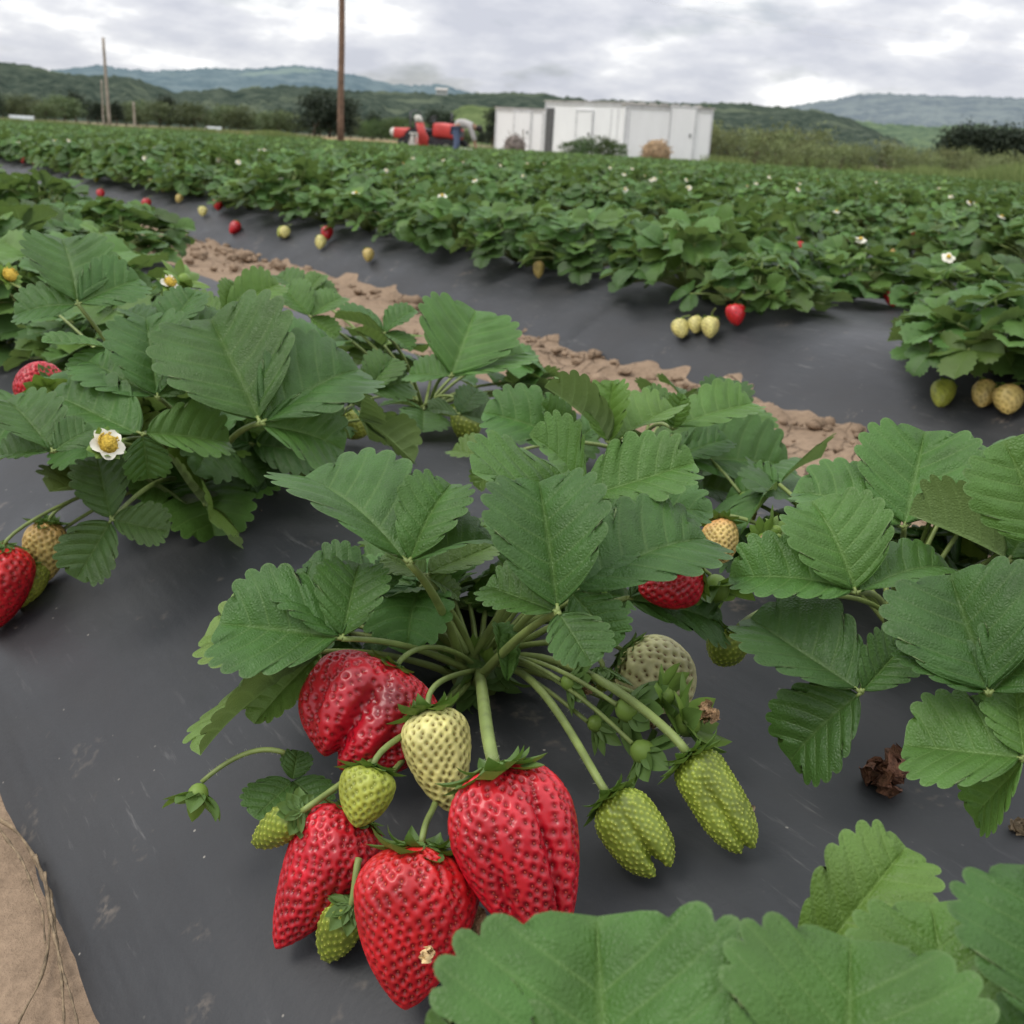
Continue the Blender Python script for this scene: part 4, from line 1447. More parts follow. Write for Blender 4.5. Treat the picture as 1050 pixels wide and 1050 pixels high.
# the rest of the field as one mass
lowr = [generic(300+k, 34, .135, .072, (2, 1, 2), True) for k in range(4)]
rest = Acc()
for a_ in lowr: a_.cache = a_.arrays()
pv, pf, pu, pc_, pm = [], [], [], [], []
nn_ = 0
for k, (t, i, row, x, y) in enumerate(cand[290:]):
    V, F, uv, c, mi = lowr[k % 4].cache
    keep = mi == 0
    th = rp.uniform(0, 6.283); s_ = rp.uniform(.85, 1.2)
    R = np.array([[math.cos(th), -math.sin(th), 0], [math.sin(th), math.cos(th), 0], [0, 0, 1]])
    pv.append(V @ R.T*s_+np.array([x, y, bed_z(x, y)])); pf.append(F[keep]+nn_); pu.append(uv); pc_.append(c*np.array([rp.uniform(.85, 1.12), 1, 1])); pm.append(mi[keep]*0)
    nn_ += len(V)
if pv:
    rest.v, rest.f, rest.uv, rest.c, rest.mi = pv, pf, pu, pc_, pm
    tag(rest.obj('strawberry_rows', M['leaf_far']), 'far rows of strawberry plants merging into one green field', 'strawberry field', kind='stuff')
    print('REST', len(pv), nn_)

# ------------------------------------------------------------------ hills
def hill_mat(name, dark, lite, scale, patch=None):
    mt, nt, out = new_mat(name)
    g = NT(nt)
    tc = g.n('ShaderNodeTexCoord')
    a_ = g.noise(tc.outputs['Object'], scale, 8, 0.7)
    c = g.ramp(a_, [(0.41, dark), (0.60, lite)])
    if patch:
        pm_ = g.ramp(g.noise(tc.outputs['Object'], scale*.22, 3, .5), [(0.58, 0.0), (0.66, .8)])
        c = g.mix(pm_, c, patch)
    b = principled(g, Base_Color=c, Roughness=1.0, Specular_IOR_Level=0.0)
    g.l(g.bump(a_, .9, 12.0), b.inputs['Normal'])
    g.l(b.outputs[0], out.inputs[0])
    return mt


def hill(prof, dist, mat, rough, depth=.45, rows=20, seed=0, name='hills'):
    px = np.array([p[0] for p in prof], float); py = np.array([p[1] for p in prof], float)
    xs = np.linspace(px[0], px[-1], 420)
    ys = np.interp(xs, px, py)
    P = np.zeros((rows+3, len(xs), 3))
    for j, (x, yp) in enumerate(zip(xs, ys)):
        d = ray(x, yp); hz = np.hypot(d[0], d[1])
        top = CAMH+d[2]/hz*dist
        u = d/hz
        hf = rough*(.22*fbm(x*.06, seed, 1, 3)+.30*abs(mnoise.noise(Vector((x*.5, seed, 4))))+.22*mnoise.noise(Vector((x*1.3, seed, 8))))
        for r_ in range(rows+1):
            f = r_/rows
            D = dist*(1-depth*(1-f))
            z = -2+(top+2)*(f**1.15)+hf*f**6+rough*(1.5*fbm(x*.014, f*2.5+seed, 6, 3)+.35*fbm(x*.15, f*16+seed, 2, 2))*math.sin(math.pi*f)
            P[r_, j] = (u[0]*D, u[1]*D, z)
        P[rows+1, j] = (u[0]*dist*1.06, u[1]*dist*1.06, (top+hf)*.7)
        P[rows+2, j] = (u[0]*dist*1.3, u[1]*dist*1.3, -2)
    return tag(Acc().grid(P).obj(name, mat), kind='structure')


hm = {  # distance haze is mixed into these base colours, bluest on the farthest ridges
    'blue': hill_mat('haze_tinted_far_hills', (0.105, 0.150, 0.170), (0.165, 0.215, 0.225), .012, (.21, .27, .24)),
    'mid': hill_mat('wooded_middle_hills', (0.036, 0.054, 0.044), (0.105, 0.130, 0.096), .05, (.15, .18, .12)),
    'right': hill_mat('haze_tinted_right_hills', (0.135, 0.165, 0.185), (0.200, 0.235, 0.235), .012, (.24, .32, .22)),
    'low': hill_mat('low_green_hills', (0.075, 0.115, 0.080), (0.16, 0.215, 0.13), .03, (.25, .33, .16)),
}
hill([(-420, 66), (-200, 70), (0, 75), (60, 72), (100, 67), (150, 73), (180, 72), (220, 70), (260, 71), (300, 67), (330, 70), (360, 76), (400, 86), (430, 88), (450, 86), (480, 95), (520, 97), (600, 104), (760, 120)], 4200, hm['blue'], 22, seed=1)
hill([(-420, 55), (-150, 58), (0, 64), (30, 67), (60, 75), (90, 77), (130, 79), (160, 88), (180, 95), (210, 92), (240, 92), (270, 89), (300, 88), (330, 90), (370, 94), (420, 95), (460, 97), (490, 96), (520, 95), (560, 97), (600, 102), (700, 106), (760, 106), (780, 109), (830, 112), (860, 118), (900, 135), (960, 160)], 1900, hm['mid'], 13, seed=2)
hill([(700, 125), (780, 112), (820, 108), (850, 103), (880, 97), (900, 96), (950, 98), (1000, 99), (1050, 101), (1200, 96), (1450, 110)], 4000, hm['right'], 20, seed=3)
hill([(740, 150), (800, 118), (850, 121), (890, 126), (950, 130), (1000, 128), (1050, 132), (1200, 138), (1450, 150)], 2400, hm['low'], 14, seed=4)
hill([(380, 150), (440, 124), (480, 108), (505, 111), (530, 120), (640, 140)], 600, hill_mat('grassy_rise', (.13, .18, .075), (.20, .26, .11), .05), 3, seed=5, name='grassy_rise')

# ------------------------------------------------------------------ trees
def foliage_mat(name, a_, b_, rough=.6):
    mt, nt, out = new_mat(name)
    g = NT(nt)
    at = g.n('ShaderNodeAttribute', attribute_name='Col')
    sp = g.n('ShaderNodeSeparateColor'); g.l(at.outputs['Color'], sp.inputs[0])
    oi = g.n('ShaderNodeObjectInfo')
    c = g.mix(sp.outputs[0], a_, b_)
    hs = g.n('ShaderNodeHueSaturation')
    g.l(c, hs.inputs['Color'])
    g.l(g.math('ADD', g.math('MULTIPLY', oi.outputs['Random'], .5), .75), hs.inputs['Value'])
    g.l(g.math('ADD', g.math('MULTIPLY', oi.outputs['Random'], .03), .485), hs.inputs['Hue'])
    b = principled(g, Base_Color=hs.outputs[0], Roughness=rough, Specular_IOR_Level=.2)
    tr = g.n('ShaderNodeBsdfTranslucent'); g.l(hs.outputs[0], tr.inputs['Color'])
    ms = g.n('ShaderNodeMixShader'); ms.inputs[0].default_value = .25
    g.l(b.outputs[0], ms.inputs[1]); g.l(tr.outputs[0], ms.inputs[2])
    g.l(ms.outputs[0], out.inputs[0])
    return mt


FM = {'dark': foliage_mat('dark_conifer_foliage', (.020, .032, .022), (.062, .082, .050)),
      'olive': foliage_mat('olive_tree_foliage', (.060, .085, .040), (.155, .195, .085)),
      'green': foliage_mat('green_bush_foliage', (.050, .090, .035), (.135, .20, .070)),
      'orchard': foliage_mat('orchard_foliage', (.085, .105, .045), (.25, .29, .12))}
BARK = simple_mat('grey_brown_bark', (.16, .12, .09), .9, .3, 8, .5)


def crown(seed, nclump, leaves, shape='round', ls=.12, wide=.5):
    """unit tree crown between z=.22 and 1"""
    r = np.random.default_rng(seed)
    V, F, C = [], [], []
    k = 0
    for c in range(nclump):
        z = r.uniform(.25, .95)
        if shape == 'cone':
            R = wide*(1.02-z)*r.uniform(.3, 1)**.5
        elif shape == 'round':
            R = wide*math.sqrt(max(.02, 1-((z-.58)/.42)**2))*r.uniform(0, 1)**.5
        else:
            R = wide*r.uniform(.2, 1)*math.sqrt(max(.05, 1-((z-.5)/.55)**2))
        th = r.uniform(0, 6.28)
        cc = np.array([R*math.cos(th), R*math.sin(th), z])
        cs = r.uniform(.07, .15)
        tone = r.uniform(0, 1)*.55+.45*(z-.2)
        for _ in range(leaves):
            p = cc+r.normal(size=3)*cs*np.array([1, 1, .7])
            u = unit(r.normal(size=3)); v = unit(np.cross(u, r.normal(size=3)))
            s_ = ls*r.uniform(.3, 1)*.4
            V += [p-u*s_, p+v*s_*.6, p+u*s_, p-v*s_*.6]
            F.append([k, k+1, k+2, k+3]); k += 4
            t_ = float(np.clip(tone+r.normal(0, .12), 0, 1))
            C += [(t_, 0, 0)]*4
    return Acc().add(V, F, col=np.array(C))


def trunk(seed, h=.6, r0=.03):
    r = np.random.default_rng(seed)
    a = Acc()
    P = [np.array([r.normal(0, .012)*i, r.normal(0, .012)*i, h*i/6]) for i in range(7)]
    tube(a, P, np.linspace(r0, r0*.4, 7), 7)
    for k in range(5):
        b = P[2+k % 4]; th = r.uniform(0, 6.28)
        e = b+np.array([math.cos(th)*.22, math.sin(th)*.22, r.uniform(.1, .3)])
        tube(a, bez(b, (b+e)/2+np.array([0, 0, .04]), e, 5), np.linspace(r0*.5, r0*.15, 5), 5)
    return a


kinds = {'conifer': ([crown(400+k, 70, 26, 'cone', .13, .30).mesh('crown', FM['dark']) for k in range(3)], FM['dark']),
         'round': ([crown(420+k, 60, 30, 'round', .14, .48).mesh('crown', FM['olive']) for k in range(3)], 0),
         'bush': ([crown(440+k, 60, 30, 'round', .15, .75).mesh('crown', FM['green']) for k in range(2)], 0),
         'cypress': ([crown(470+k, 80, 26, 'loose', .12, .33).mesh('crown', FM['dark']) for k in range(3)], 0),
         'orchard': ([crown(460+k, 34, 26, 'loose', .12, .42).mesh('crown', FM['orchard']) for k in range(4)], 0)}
trunks = [trunk(500+k).mesh('trunk', BARK) for k in range(3)]
tn = 0


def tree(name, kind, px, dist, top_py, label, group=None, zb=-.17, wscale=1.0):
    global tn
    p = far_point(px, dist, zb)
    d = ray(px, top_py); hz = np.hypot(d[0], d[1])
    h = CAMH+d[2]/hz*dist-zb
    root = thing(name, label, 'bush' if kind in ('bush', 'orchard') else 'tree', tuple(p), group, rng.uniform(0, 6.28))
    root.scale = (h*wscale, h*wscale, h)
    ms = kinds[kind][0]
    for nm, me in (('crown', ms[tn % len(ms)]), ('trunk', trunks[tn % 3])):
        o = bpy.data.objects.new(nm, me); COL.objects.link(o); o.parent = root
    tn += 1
    return root


rt = np.random.default_rng(21)
# band of trees along the far left side
x = -60
while x < 520:
    hy = horizon(x)
    kind = rt.choice(['conifer', 'round', 'round', 'round'])
    up = rt.uniform(13, 25) if kind == 'round' else rt.uniform(20, 33)
    if 470 < x: up = min(up, 12)
    lab = 'dark conifer in the tree belt below the hills' if kind == 'conifer' else 'olive green tree in the belt below the hills'
    tree('conifer_tree' if kind == 'conifer' else 'round_tree', kind, x, rt.uniform(210, 300), hy-up, lab, 'dark conifers of the tree belt' if kind == 'conifer' else 'olive trees of the tree belt', wscale=1.5 if kind == 'round' else 1.2)
    x += rt.uniform(7, 15)
for px, d, ty, lab in ((322, 190, 97, 'tall dark tree left of the wooden pole'), (338, 195, 94, 'tall dark tree rising just behind the wooden pole'), (352, 190, 101, 'lower dark tree right of the wooden pole')):
    tree('dark_tree', 'cypress', px, d, ty, lab, wscale=1.3)
tree('round_bush', 'bush', 382, 120, 124, 'dark green bush right of the wooden pole')
tree('round_bush', 'bush', 405, 120, 121, 'rounded dark green bush behind the red machines')
tree('round_bush', 'bush', 425, 125, 126, 'smaller dark bush next to the tractor')
tree('dark_tree', 'cypress', 505, 110, 112, 'dark narrow tree touching the white sheds at left', wscale=.8)
for k, (px, ty) in enumerate(((974, 133), (984, 129), (995, 132), (1006, 130), (1018, 134), (1031, 131), (1044, 135), (1058, 131), (1072, 133))):
    tree('evergreen_tree', 'cypress', px, 150, ty, 'dark evergreen in the windbreak above the orchard bushes', 'dark evergreens of the windbreak', wscale=1.2)
# rows of orchard bushes right of the sheds
for rowk, (d0, n_, up0) in enumerate(((62, 22, 34), (54, 22, 29), (46, 20, 22))):
    for k in range(n_):
        px = 722+(k+.5*(rowk % 2))*17.5+rt.uniform(-4, 4)
        if rowk == 2 and px < 760: continue
        up = up0*rt.uniform(.75, 1.2)-(px-725)*.040
        if rt.random() < .06: continue
        tree('orchard_bush', 'orchard', px, d0+rt.uniform(-1.5, 1.5)-(px-725)*.035, horizon(px)-up, 'loose green bush in the orchard rows beside the sheds', 'orchard bushes in rows', wscale=.95)
# weeds in front of the sheds
for px, d, up, lab in ((600, 47.5, 11, 'low leafy weed before the middle shed'), (585, 47.5, 7, 'low spreading weed left of the taller weeds'), (617, 47.5, 13, 'tallest green weed before the shed corner'), (632, 47.5, 8, 'small weed at the shed corner')):
    tree('tall_weed', 'bush', px, d, horizon(px)-up, lab, 'weeds before the sheds', wscale=.9)

# ------------------------------------------------------------------ grass along the field's far edge
gm = foliage_mat('meadow_grass', (.10, .155, .045), (.26, .31, .11), .7)
def grass(name, label, pts, n, h, wdt, depthj, tone=0.0, mat=None):
    r = np.random.default_rng(len(label))
    V, F, C = [], [], []
    pts = np.array(pts, float)
    seg = np.linalg.norm(np.diff(pts, axis=0), axis=1); cs = np.r_[0, np.cumsum(seg)]
    for k in range(n):
        t = r.uniform(0, cs[-1])
        p = np.array([np.interp(t, cs, pts[:, 0]), np.interp(t, cs, pts[:, 1])])
        tang = r.uniform(0, depthj)
        q = unit(p)*tang
        b = np.array([p[0]+q[0], p[1]+q[1], -.17])
        th = r.uniform(0, 3.14)
        wv = np.array([math.cos(th), math.sin(th), 0])*wdt*r.uniform(.5, 1.3)
        hh = h*r.uniform(.45, 1.15)*(1+.5*mnoise.noise(Vector((p[0]*.25, p[1]*.25, 3))))
        lean = r.normal(size=3)*hh*.28; lean[2] = 0
        k4 = len(V)
        V += [b-wv, b+wv, b+wv*.25+lean+np.array([0, 0, hh]), b-wv*.25+lean+np.array([0, 0, hh])]
        F.append([k4, k4+1, k4+2, k4+3])
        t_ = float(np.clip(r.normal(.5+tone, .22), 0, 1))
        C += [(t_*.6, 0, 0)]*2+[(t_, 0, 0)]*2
    return tag(Acc().add(V, F, col=np.array(C)).obj(name, mat or gm, smooth=False), label, 'grass', kind='stuff')


def gp(px, d): return far_point(px, d, 0)[:2]
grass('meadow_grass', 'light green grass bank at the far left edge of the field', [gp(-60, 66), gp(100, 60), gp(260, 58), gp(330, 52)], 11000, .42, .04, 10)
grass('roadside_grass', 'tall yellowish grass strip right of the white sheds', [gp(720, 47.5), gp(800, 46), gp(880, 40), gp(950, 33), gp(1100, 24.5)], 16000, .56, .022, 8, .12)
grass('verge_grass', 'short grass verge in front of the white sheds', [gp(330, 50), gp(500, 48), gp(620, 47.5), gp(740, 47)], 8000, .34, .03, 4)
tag(Acc().grid(np.array([[[*gp(px, d), -.165+(.35 if d > 62 else 0)] for px in (215, 260, 300, 340, 380, 425, 470)] for d in (56, 63, 68)])).obj('soil_bank', soil_material('orange_soil_bank', (.30, .20, .10), (.42, .29, .16), False)), kind='structure')

# ------------------------------------------------------------------ utility poles
WOOD = simple_mat('weathered_pole_wood', (.19, .115, .075), .85, .35, 6, .4)
GREYW = simple_mat('grey_pole_wood', (.30, .26, .21), .9, .3, 5, .3)
def pole(px, px_top, d, r0, h, mat, label, arm=False, name='utility_pole'):
    p = far_point(px, d, -.17)
    root = thing(name, label, 'pole', tuple(p))
    a = Acc()
    lean = RH*((px_top-px)/FPX*d)
    P = [np.array([0, 0, h*k/8])+lean*(k/8)+.01*rng.normal(size=3)*np.array([1, 1, 0]) for k in range(9)]
    tube(a, P, np.linspace(r0, r0*.8, 9), 12)
    a.obj('shaft', mat, root)
    c = Acc()
    ellipsoid(c, P[-1], (r0*.82, r0*.82, .03), 12, 6)
    c.obj('pole_cap', mat, root)
    return root, P


r_, P_ = pole(349, 350.5, 40, .112, 9.0, WOOD, 'tall brown wooden pole rising out of the field')
a = Acc(); box(a, P_[-2], (1.9, .1, .12)); a.obj('crossarm', WOOD, r_)
pole(112, 111, 118, .16, 8.0, GREYW, 'pale distant wooden pole at the left')
pole(106, 106.5, 122, .09, 4.4, GREYW, 'thin short grey post right against the pale pole', name='fence_post')
pole(138, 138, 95, .10, 2.1, GREYW, 'short grey post standing alone right of the pale pole', name='fence_post')
WIRE = simple_mat('pale_wire', (.85, .85, .88), .4, .05, 5)
for k, (ax, ay, bx, by) in enumerate(((560, -22, 1080, 74), (560, -30, 1080, 50))):
    A = on_depth(ax, ay, 40); B = on_depth(bx, by, 70)
    a = Acc(); tube(a, bez(A, (A+B)/2-np.array([0, 0, .5]), B, 30), .006, 5)
    o = a.obj('overhead_wire', WIRE, origin=A); o.location = A
    tag(o, ('lower' if k == 0 else 'upper')+' of two thin pale wires crossing the clouds', 'wire')

# ------------------------------------------------------------------ white sheds
def panel_mat(name, col):
    mt, nt, out = new_mat(name)
    g = NT(nt)
    tc = g.n('ShaderNodeTexCoord')
    n1 = g.noise(g.mapping(tc.outputs['Object'], (1.2, 1.2, .35)), 2.0, 5, .6)
    n2 = g.noise(tc.outputs['Object'], 14, 4, .6)
    c = g.ramp(n1, [(0.3, tuple(x*.93 for x in col)), (0.7, col)])
    c = g.mix(g.ramp(n2, [(.6, 0.0), (.75, .25)]), c, (.45, .40, .33))
    b = principled(g, Base_Color=c, Roughness=.5, Specular_IOR_Level=.4)
    g.l(b.outputs[0], out.inputs[0])
    return mt


WHITE = panel_mat('white_painted_panel', (.90, .90, .89))
TRIM = simple_mat('grey_metal_trim', (.60, .60, .60), .5, .2, 6)
DARKG = simple_mat('dark_grey', (.10, .10, .10), .7, .2, 6)
RUST = simple_mat('stained_roof_edge', (.42, .40, .37), .7, .35, 2)


def shed(label, pxl, dl, pxr, dr, depth, ytop_px, doors, seams=(), side_px=None, peak=0.0):
    """long box whose lit side runs from (pxl, dl) to (pxr, dr)"""
    A = far_point(pxl, dl, -.17); B = far_point(pxr, dr, -.17)
    L = np.linalg.norm(B-A); ux = (B-A)/L; uy = np.array([-ux[1], ux[0], 0])
    if uy @ FH < 0: uy = -uy
    d = ray(pxl, ytop_px); H = CAMH+d[2]/np.hypot(d[0], d[1])*dl+.17
    R = np.stack([ux, np.cross([0, 0, 1.0], ux), [0, 0, 1.0]], 1)
    root = thing('white_shed', label, 'shed', tuple(A))
    lo = lambda v: R @ np.asarray(v, float)
    s_ = 1 if (R @ np.array([0, 1.0, 0])) @ FH > 0 else -1
    a = Acc(); box(a, lo((L/2, s_*depth/2, H/2+.06)), (L, depth, H-.12), R); a.obj('wall', WHITE, root, smooth=False)
    a = Acc(); box(a, lo((L/2, s_*depth/2, H+.04)), (L+.12, depth+.12, .07), R)
    for k in range(int(depth/.5)): pass
    a.obj('roof', RUST, root, smooth=False)
    a = Acc()
    for xx in (0.04, L-.04): box(a, lo((xx, -s_*.012, H/2)), (.08, .05, H-.16), R)
    box(a, lo((L/2, -s_*.012, .12)), (L-.17, .05, .12), R)
    box(a, lo((L/2, -s_*.012, H-.06)), (L-.17, .05, .10), R)
    for sx_ in seams: box(a, lo((L*sx_, -s_*.006, H/2)), (.035, .03, H-.4), R)
    a.obj('corner_trim', TRIM, root, smooth=False)
    for (f, wd, hh) in doors:
        b = Acc(); box(b, lo((L*f, -s_*.03, .2+hh/2)), (wd, .06, hh), R)
        dd = b.obj('door', WHITE, root, smooth=False)
        b = Acc()
        for e in (-1, 1): box(b, lo((L*f+e*(wd/2+.035), -s_*.035, .2+hh/2)), (.07, .08, hh), R)
        box(b, lo((L*f, -s_*.035, .2+hh+.035)), (wd+.14, .08, .07), R)
        b.obj('door_frame', TRIM, dd, smooth=False)
        b = Acc(); box(b, lo((L*f+wd*.36, -s_*.085, .2+hh*.5)), (.05, .05, .16), R)
        b.obj('handle', DARKG, dd, smooth=False)
    return root, R, A, L, H, s_


shed('small white shed at the left with one narrow door', 507, 61, 556, 60, 2.4, 111, ((.57, .85, 1.95),))
rs, R_, A_, L_, H_, s2 = shed('tall middle white shed with a dark strip for a shaded recess', 557, 54, 638, 51, 3.0, 104.5, ((.52, .85, 1.9),), (.84, .92))
b = Acc(); box(b, R_ @ np.array([.35, -s2*.03, H_/2]), (.42, .06, H_-.5), R_); b.obj('recess_shade_strip', DARKG, rs, smooth=False)  # dark strip on the wall face; the recess's shade is only its colour
rs, R_, A_, L_, H_, s2 = shed('long nearest white shed with the tall door', 638, 50, 727, 50.5, 3.2, 107.5, ((.66, 1.0, 2.2),), (.05,))
b = Acc()
for k in range(7): box(b, R_ @ np.array([L_*(.08+k*.13), s2*1.1, H_+.13]), (.28, .5, .10), R_)
b.obj('roof_clutter', RUST, rs, smooth=False)

# straw bale and a grey heap by the walls
HAY = simple_mat('hay', (.31, .215, .125), .95, .5, 7, .9)
GREYH = simple_mat('grey_brush', (.20, .17, .15), .95, .5, 7, .9)
def heap(name, label, cat, px, d, wd, ht, mat, n=260):
    p = far_point(px, d, -.17)
    a = Acc()
    ellipsoid(a, (0, 0, ht*.45), (wd*.5, wd*.4, ht*.5), 28, 16, nz=.25)
    r = np.random.default_rng(int(px))
    for _ in range(n):
        q = r.normal(size=3); q = unit(q)*np.array([wd*.5, wd*.4, ht*.5])+np.array([0, 0, ht*.45])
        e = q+r.normal(size=3)*.12; sd_ = r.normal(size=3)*.015
        a.add([q-sd_, q+sd_, e+sd_, e-sd_], [[0, 1, 2, 3]])
    o = a.obj(name, mat); o.location = p
    return tag(o, label, cat)


heap('hay_bale', 'round tan hay bale leaning on the nearest shed', 'hay bale', 673, 48.3, 1.25, 1.05, HAY)
heap('brush_heap', 'grey brown heap of brush before the small left shed', 'heap', 528, 57.5, 1.05, 1.0, GREYH)
# low white tunnels in the distance
TUN = simple_mat('white_tunnel_film', (.36, .39, .38), .5, .08, 3)
def tunnel(px, d, wd, ht, label):
    p = far_point(px, d, -.17)
    th = np.linspace(0, np.pi, 12)
    ax = unit(FH*.5+RH)
    sd_ = np.array([-ax[1], ax[0], 0])
    rows = []
    for k, u in enumerate(np.linspace(-.5, .5, 6)):
        rows.append(ax*u*wd+np.cos(th)[:, None]*sd_*ht*1.2+np.sin(th)[:, None]*np.array([0, 0, ht]))
    root = thing('crop_tunnel', label, 'crop tunnel', tuple(p))
    Acc().grid(np.array(rows)).obj('cover', TUN, root)
    a = Acc()
    for rw in rows: tube(a, rw*1.004, .03, 5)
    a.obj('hoops', TRIM, root)
    for e in (0, -1):
        a = Acc(); c_ = rows[e].mean(0)
        a.grid(np.array([np.tile(c_, (12, 1)), rows[e]])); a.obj('end_panel', TUN, root)


tunnel(22, 150, 2.6, .75, 'low white crop tunnel at the far left')
tunnel(219, 110, 1.2, .65, 'small white crop tunnel left of the orange soil')

# white farmhouse on the hill
def house(px, py, d, wd, ht, label):
    P = on_depth(px, py, 1.0)-CAM
    P = CAM+P/np.hypot(P[0], P[1])*d
    root = thing('farmhouse', label, 'house', tuple(P))
    R = np.stack([RH, FH, [0, 0, 1.0]], 1)
    a = Acc(); box(a, (0, 0, 0), (wd, wd*.6, ht), R); a.obj('wall', TUN, root, smooth=False)
    rows = np.array([[[-wd*.55, -wd*.35, ht*.5], [-wd*.55, 0, ht*1.0], [-wd*.55, wd*.35, ht*.5]], [[wd*.55, -wd*.35, ht*.5], [wd*.55, 0, ht*1.0], [wd*.55, wd*.35, ht*.5]]]) @ R.T
    Acc().grid(rows).obj('roof', RUST, root, smooth=False)
    for k in (-1, 0, 1):
        a = Acc(); box(a, R @ np.array([k*wd*.3, -wd*.3-.05, .1*ht]), (wd*.1, .12, ht*.35), R); a.obj('window', DARKG, root, smooth=False)


house(453, 95, 1150, 11, 4.5, 'pale house on the wooded hill above the tractor')

# ------------------------------------------------------------------ red tractor and implement
TRED = simple_mat('red_tractor_paint', (.54, .060, .050), .38, .12, 4)
TYRE = simple_mat('black_tyre', (.022, .022, .024), .85, .2, 20)
METAL = simple_mat('dark_steel', (.10, .10, .11), .5, .2, 10, metal=.4)
CREAM = simple_mat('pale_rim', (.66, .63, .56), .5, .1, 10)


def wheel(root, c, r0, wd, ax):
    ax = unit(ax); R = frame_from(ax)
    a = Acc()
    th = np.linspace(0, 2*np.pi, 28, endpoint=False)
    rows = []
    for (rr, h) in ((.55, -.5), (.8, -.55), (.96, -.45), (1, -.2), (1, .2), (.96, .45), (.8, .55), (.55, .5), (.55, -.5)):
        rows.append(np.stack([np.cos(th)*rr*r0, np.sin(th)*rr*r0, np.full(28, h*wd)], -1))
    a.grid(np.array(rows) @ R.T+c, wrap=True)
    for k in range(18):
        t_ = k*2*np.pi/18
        for s_ in (-1, 1):
            q = np.array([math.cos(t_+s_*.05)*r0*1.01, math.sin(t_+s_*.05)*r0*1.01, s_*wd*.24])
            Rb = R @ np.array([[math.cos(t_), -math.sin(t_), 0], [math.sin(t_), math.cos(t_), 0], [0, 0, 1]])
            box(a, R @ q+c, (.05, .05, wd*.5), Rb)
    o = a.obj('wheel', TYRE, root)
    b = Acc(); rows = []
    for rr, h in ((.56, -.4), (.5, -.3), (.2, -.15), (.0, -.15)):
        rows.append(np.stack([np.cos(th)*rr*r0, np.sin(th)*rr*r0, np.full(28, h*wd)], -1))
    for rr, h in ((.0, .15), (.2, .15), (.5, .3), (.56, .4)):
        rows.append(np.stack([np.cos(th)*rr*r0, np.sin(th)*rr*r0, np.full(28, h*wd)], -1))
    b.grid(np.array(rows) @ R.T+c, wrap=True); b.obj('rim', CREAM, o)


def loft(a, secs, R, T, mat=0):
    """secs: list of (x, y half width, z low, z high); rounded box sections along x"""
    rows = []
    for (x, hw, zl, zh) in secs:
        ring = []
        for k in range(20):
            t_ = 2*np.pi*k/20
            cx, sy = math.cos(t_), math.sin(t_)
            ex = .45
            ring.append((x, hw*math.copysign(abs(cx)**ex, cx), (zl+zh)/2+(zh-zl)/2*math.copysign(abs(sy)**ex, sy)))
        rows.append(ring)
    rows = [[tuple(np.mean(rows[0], 0))]*20]+rows+[[tuple(np.mean(rows[-1], 0))]*20]
    return a.grid(np.array(rows) @ R.T+T, wrap=True, mat=mat)


tp = far_point(449, 42, -.17)
tr = thing('tractor', 'small red tractor with dark steering frame beside the bending worker', 'tractor', tuple(tp))
ux = unit(RH*.85-FH*.5)            # nose points right and a little to the viewer
uy = np.cross([0, 0, 1.0], ux)
R = np.stack([ux, uy, [0, 0, 1.0]], 1)
Z = np.zeros(3)
loft_secs = [(-.05, .27, .62, 1.12), (.25, .28, .60, 1.14), (.70, .28, .58, 1.10), (.92, .25, .58, 1.02), (1.0, .19, .62, .95)]
a = Acc(); loft(a, loft_secs, R, Z); hood = a.obj('hood', TRED, tr)
a = Acc(); box(a, R @ np.array([1.005, 0, .78]), (.03, .30, .22), R)
a.obj('grille', METAL, hood)
for s_ in (-1, 1):
    a = Acc(); ellipsoid(a, R @ np.array([.99, s_*.16, .97]), (.05, .05, .045)); a.obj('headlight', CREAM, tr)
    a = Acc()
    t_ = np.linspace(.2, np.pi-.1, 10)
    rows = np.array([[[-.62+.50*math.cos(q), s_*(.36+e*.26), .42+.50*math.sin(q)] for e in (0, .5, 1)] for q in t_])
    a.grid(rows @ R.T); a.obj('fender', TRED, tr)
    wheel(tr, R @ np.array([-.62, s_*.52, .44]), .44, .26, uy)
    wheel(tr, R @ np.array([.72, s_*.45, .28]), .28, .17, uy)
a = Acc(); box(a, R @ np.array([-.1, 0, .5]), (1.7, .26, .26), R); a.obj('chassis', METAL, tr)
a = Acc(); loft(a, [(-.85, .22, .82, .98), (-.45, .23, .80, .92)], R, Z); loft(a, [(-.93, .22, .85, 1.28), (-.83, .22, .85, 1.25)], R, Z); a.obj('seat', METAL, tr)
a = Acc(); tube(a, [R @ np.array(q) for q in ((-1.0, -.3, .6), (-1.02, -.3, 1.45), (-1.02, 0, 1.5), (-1.02, .3, 1.45), (-1.0, .3, .6))], .03, 8); a.obj('roll_bar', METAL, tr)
a = Acc(); tube(a, [R @ np.array(q) for q in ((-.05, 0, 1.0), (-.2, 0, 1.2), (-.25, 0, 1.25))], .02, 6)
tt = np.linspace(0, 6.3, 20); tube(a, [R @ np.array((-.25+.1*math.cos(q), .17*math.sin(q), 1.25+.1*math.cos(q))) for q in tt], .014, 6); a.obj('steering_wheel', METAL, tr)
a = Acc(); tube(a, [R @ np.array(q) for q in ((.45, .18, 1.05), (.45, .18, 1.5))], .025, 8); a.obj('exhaust', METAL, tr)

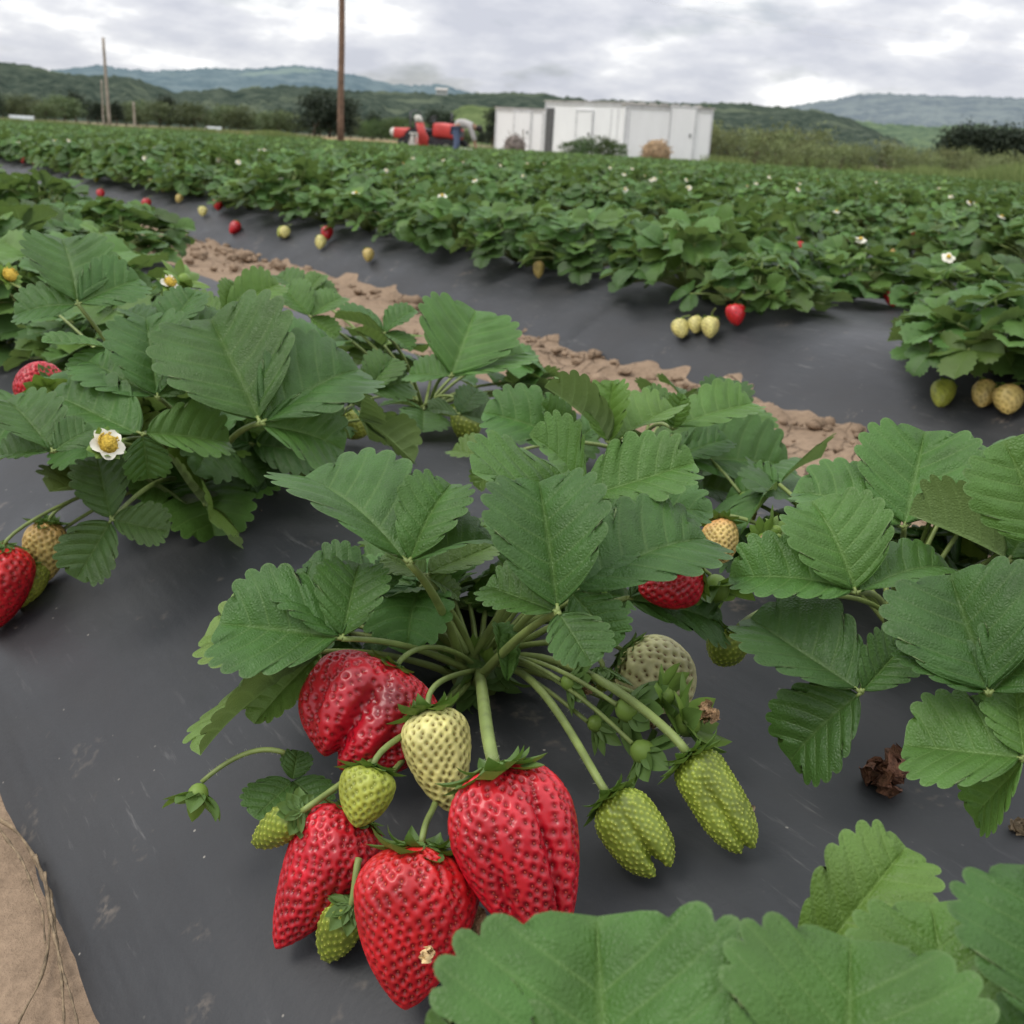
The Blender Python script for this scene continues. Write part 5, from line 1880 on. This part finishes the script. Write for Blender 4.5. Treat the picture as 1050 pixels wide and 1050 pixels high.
# upright red panel with pale cap and a small frame, standing behind the tractor
ip = far_point(437, 41, -.17)
im = thing('seedling_planter', 'upright red machine arm with a white top left of the tractor', 'farm machine', tuple(ip))
Ri = np.stack([RH, FH, [0, 0, 1.0]], 1)
a = Acc(); loft(a, [(.2, .12, -.1, .16), (.75, .13, -.13, .16), (1.12, .12, -.15, .13)], np.stack([unit(np.array([0, 0, 1.0])-RH*.22), FH, RH], 1), Z); a.obj('red_arm', TRED, im)
a = Acc(); loft(a, [(1.12, .13, -.16, .12), (1.3, .14, -.16, .10), (1.36, .08, -.08, .05)], np.stack([unit(np.array([0, 0, 1.0])-RH*.22), FH, RH], 1), Z); a.obj('white_cap', CREAM, im)
a = Acc()
for xx in (-.5, -.32, -.1): tube(a, [Ri @ np.array((xx, 0, 0)), Ri @ np.array((xx, 0, .75))], .035, 8)
box(a, Ri @ np.array((-.3, 0, .72)), (.6, .08, .07), Ri); a.obj('stand_frame', CREAM, im)
a = Acc(); box(a, Ri @ np.array((-.2, .1, .45)), (.35, .25, .3), Ri); a.obj('red_box', TRED, im)

cp = far_point(416, 52, -.17)
ct = thing('red_trailer', 'low red trailer standing apart at the left of the tractor', 'trailer', tuple(cp))
a = Acc(); loft(a, [(-.5, .35, .52, .98), (.35, .35, .50, 1.0), (.5, .3, .55, .92)], Ri, Z); a.obj('tub', TRED, ct)
a = Acc(); ellipsoid(a, Ri @ np.array((-.56, 0, .78)), (.14, .2, .2)); a.obj('pale_lamp', CREAM, ct)
for s_ in (-1, 1): wheel(ct, Ri @ np.array((0, s_*.42, .3)), .3, .16, FH)

# ------------------------------------------------------------------ worker
def skin_mesh(name, verts, edges, radii, mat, parent, sub=2):
    me = bpy.data.meshes.new(name)
    me.from_pydata([tuple(v) for v in verts], edges, [])
    o = bpy.data.objects.new(name, me)
    COL.objects.link(o); o.parent = parent
    o.modifiers.new('skin', 'SKIN').use_smooth_shade = True
    for i, r_ in enumerate(radii):
        sv = me.skin_vertices[0].data[i]
        sv.radius = (r_, r_) if np.isscalar(r_) else r_
        sv.use_root = (i == 0)
    sm = o.modifiers.new('sub', 'SUBSURF'); sm.levels = sm.render_levels = sub
    me.materials.append(mat)
    return o


SKIN = simple_mat('tanned_skin', (.36, .20, .13), .55, .1, 20)
SHIRT = simple_mat('grey_shirt', (.42, .40, .38), .9, .15, 12)
JEANS = simple_mat('blue_jeans', (.10, .13, .21), .9, .2, 14)
HAIR = simple_mat('black_hair', (.02, .018, .016), .7, .2, 30)
wp = far_point(471, 34, -.13)
wk = thing('person', 'worker in grey shirt and blue jeans bending over to pick', 'person', tuple(wp))
Rw = np.stack([RH, FH, [0, 0, 1.0]], 1)
W_ = lambda *q: Rw @ np.array(q)
# bent at the hips, facing right, arms reaching to the plants
pel, che, nek, hed = W_(-.12, 0, .90), W_(.24, 0, 1.00), W_(.40, 0, .93), W_(.53, 0, .84)
vs = [pel, W_(.06, 0, .98), che, nek, hed]
ed = [(0, 1), (1, 2), (2, 3), (3, 4)]
rr = [.13, .13, .14, .06, .10]
for s_ in (-1, 1):
    k = len(vs)
    vs += [W_(-.12, s_*.10, .84), W_(-.06, s_*.13, .46), W_(-.16, s_*.14, .08), W_(-.02, s_*.15, .03)]
    rr += [.095, .07, .05, .04]
    ed += [(0, k), (k, k+1), (k+1, k+2), (k+2, k+3)]
    k = len(vs)
    vs += [W_(.30, s_*.20, .92), W_(.40, s_*.22, .66), W_(.47, s_*.17, .43), W_(.49, s_*.16, .34)]
    rr += [.06, .048, .034, .032]
    ed += [(2, k), (k, k+1), (k+1, k+2), (k+2, k+3)]
    for f in range(5):
        q = len(vs)
        o1 = (f-2)*.018
        vs += [W_(.50+(0 if f else -.03), s_*.16+o1, .30), W_(.505+(0 if f else -.05), s_*.16+o1*1.3, .255-(.01 if f in (2, 3) else 0))]
        rr += [.009, .008]
        ed += [(k+3, q), (q, q+1)]
body = skin_mesh('body', vs, ed, rr, SKIN, wk)
vs = [W_(-.16, 0, .90), W_(.05, 0, 1.0), W_(.24, 0, 1.02), W_(.36, 0, .96)]
rr = [.155, .16, .165, .09]; ed = [(0, 1), (1, 2), (2, 3)]
for s_ in (-1, 1):
    k = len(vs)
    vs += [W_(.30, s_*.20, .92), W_(.40, s_*.22, .66), W_(.45, s_*.19, .52)]; rr += [.078, .064, .055]
    ed += [(2, k), (k, k+1), (k+1, k+2)]
skin_mesh('shirt', vs, ed, rr, SHIRT, wk)
vs = [W_(-.14, 0, .87)]; rr = [.15]; ed = []
for s_ in (-1, 1):
    k = len(vs)
    vs += [W_(-.12, s_*.10, .80), W_(-.06, s_*.13, .46), W_(-.15, s_*.14, .10)]; rr += [.115, .09, .075]
    ed += [(0, k), (k, k+1), (k+1, k+2)]
skin_mesh('trousers', vs, ed, rr, JEANS, wk)
a = Acc(); ellipsoid(a, W_(.56, 0, .875), (.115, .115, .10), 16, 10); box(a, W_(.66, 0, .79), (.02, .14, .06), Rw); a.obj('hair', HAIR, wk)
for s_ in (-1, 1):
    a = Acc(); ellipsoid(a, W_(0, s_*.15, .05), (.09, .09, .055), 12, 8); a.obj('shoe', HAIR, wk)
bp = far_point(478, 33.6, -.02)
a = Acc()
th = np.linspace(0, 2*np.pi, 20, endpoint=False)
a.grid(np.array([np.stack([np.cos(th)*q, np.sin(th)*q, np.full(20, z)], -1) for q, z in ((0, .01), (.15, .01), (.19, .16), (.20, .2), (.185, .2), (.15, .03), (0, .03))]), wrap=True)
o = a.obj('picking_bucket', CREAM); o.location = bp
tag(o, 'white picking bucket at the feet of the bending worker', 'bucket')
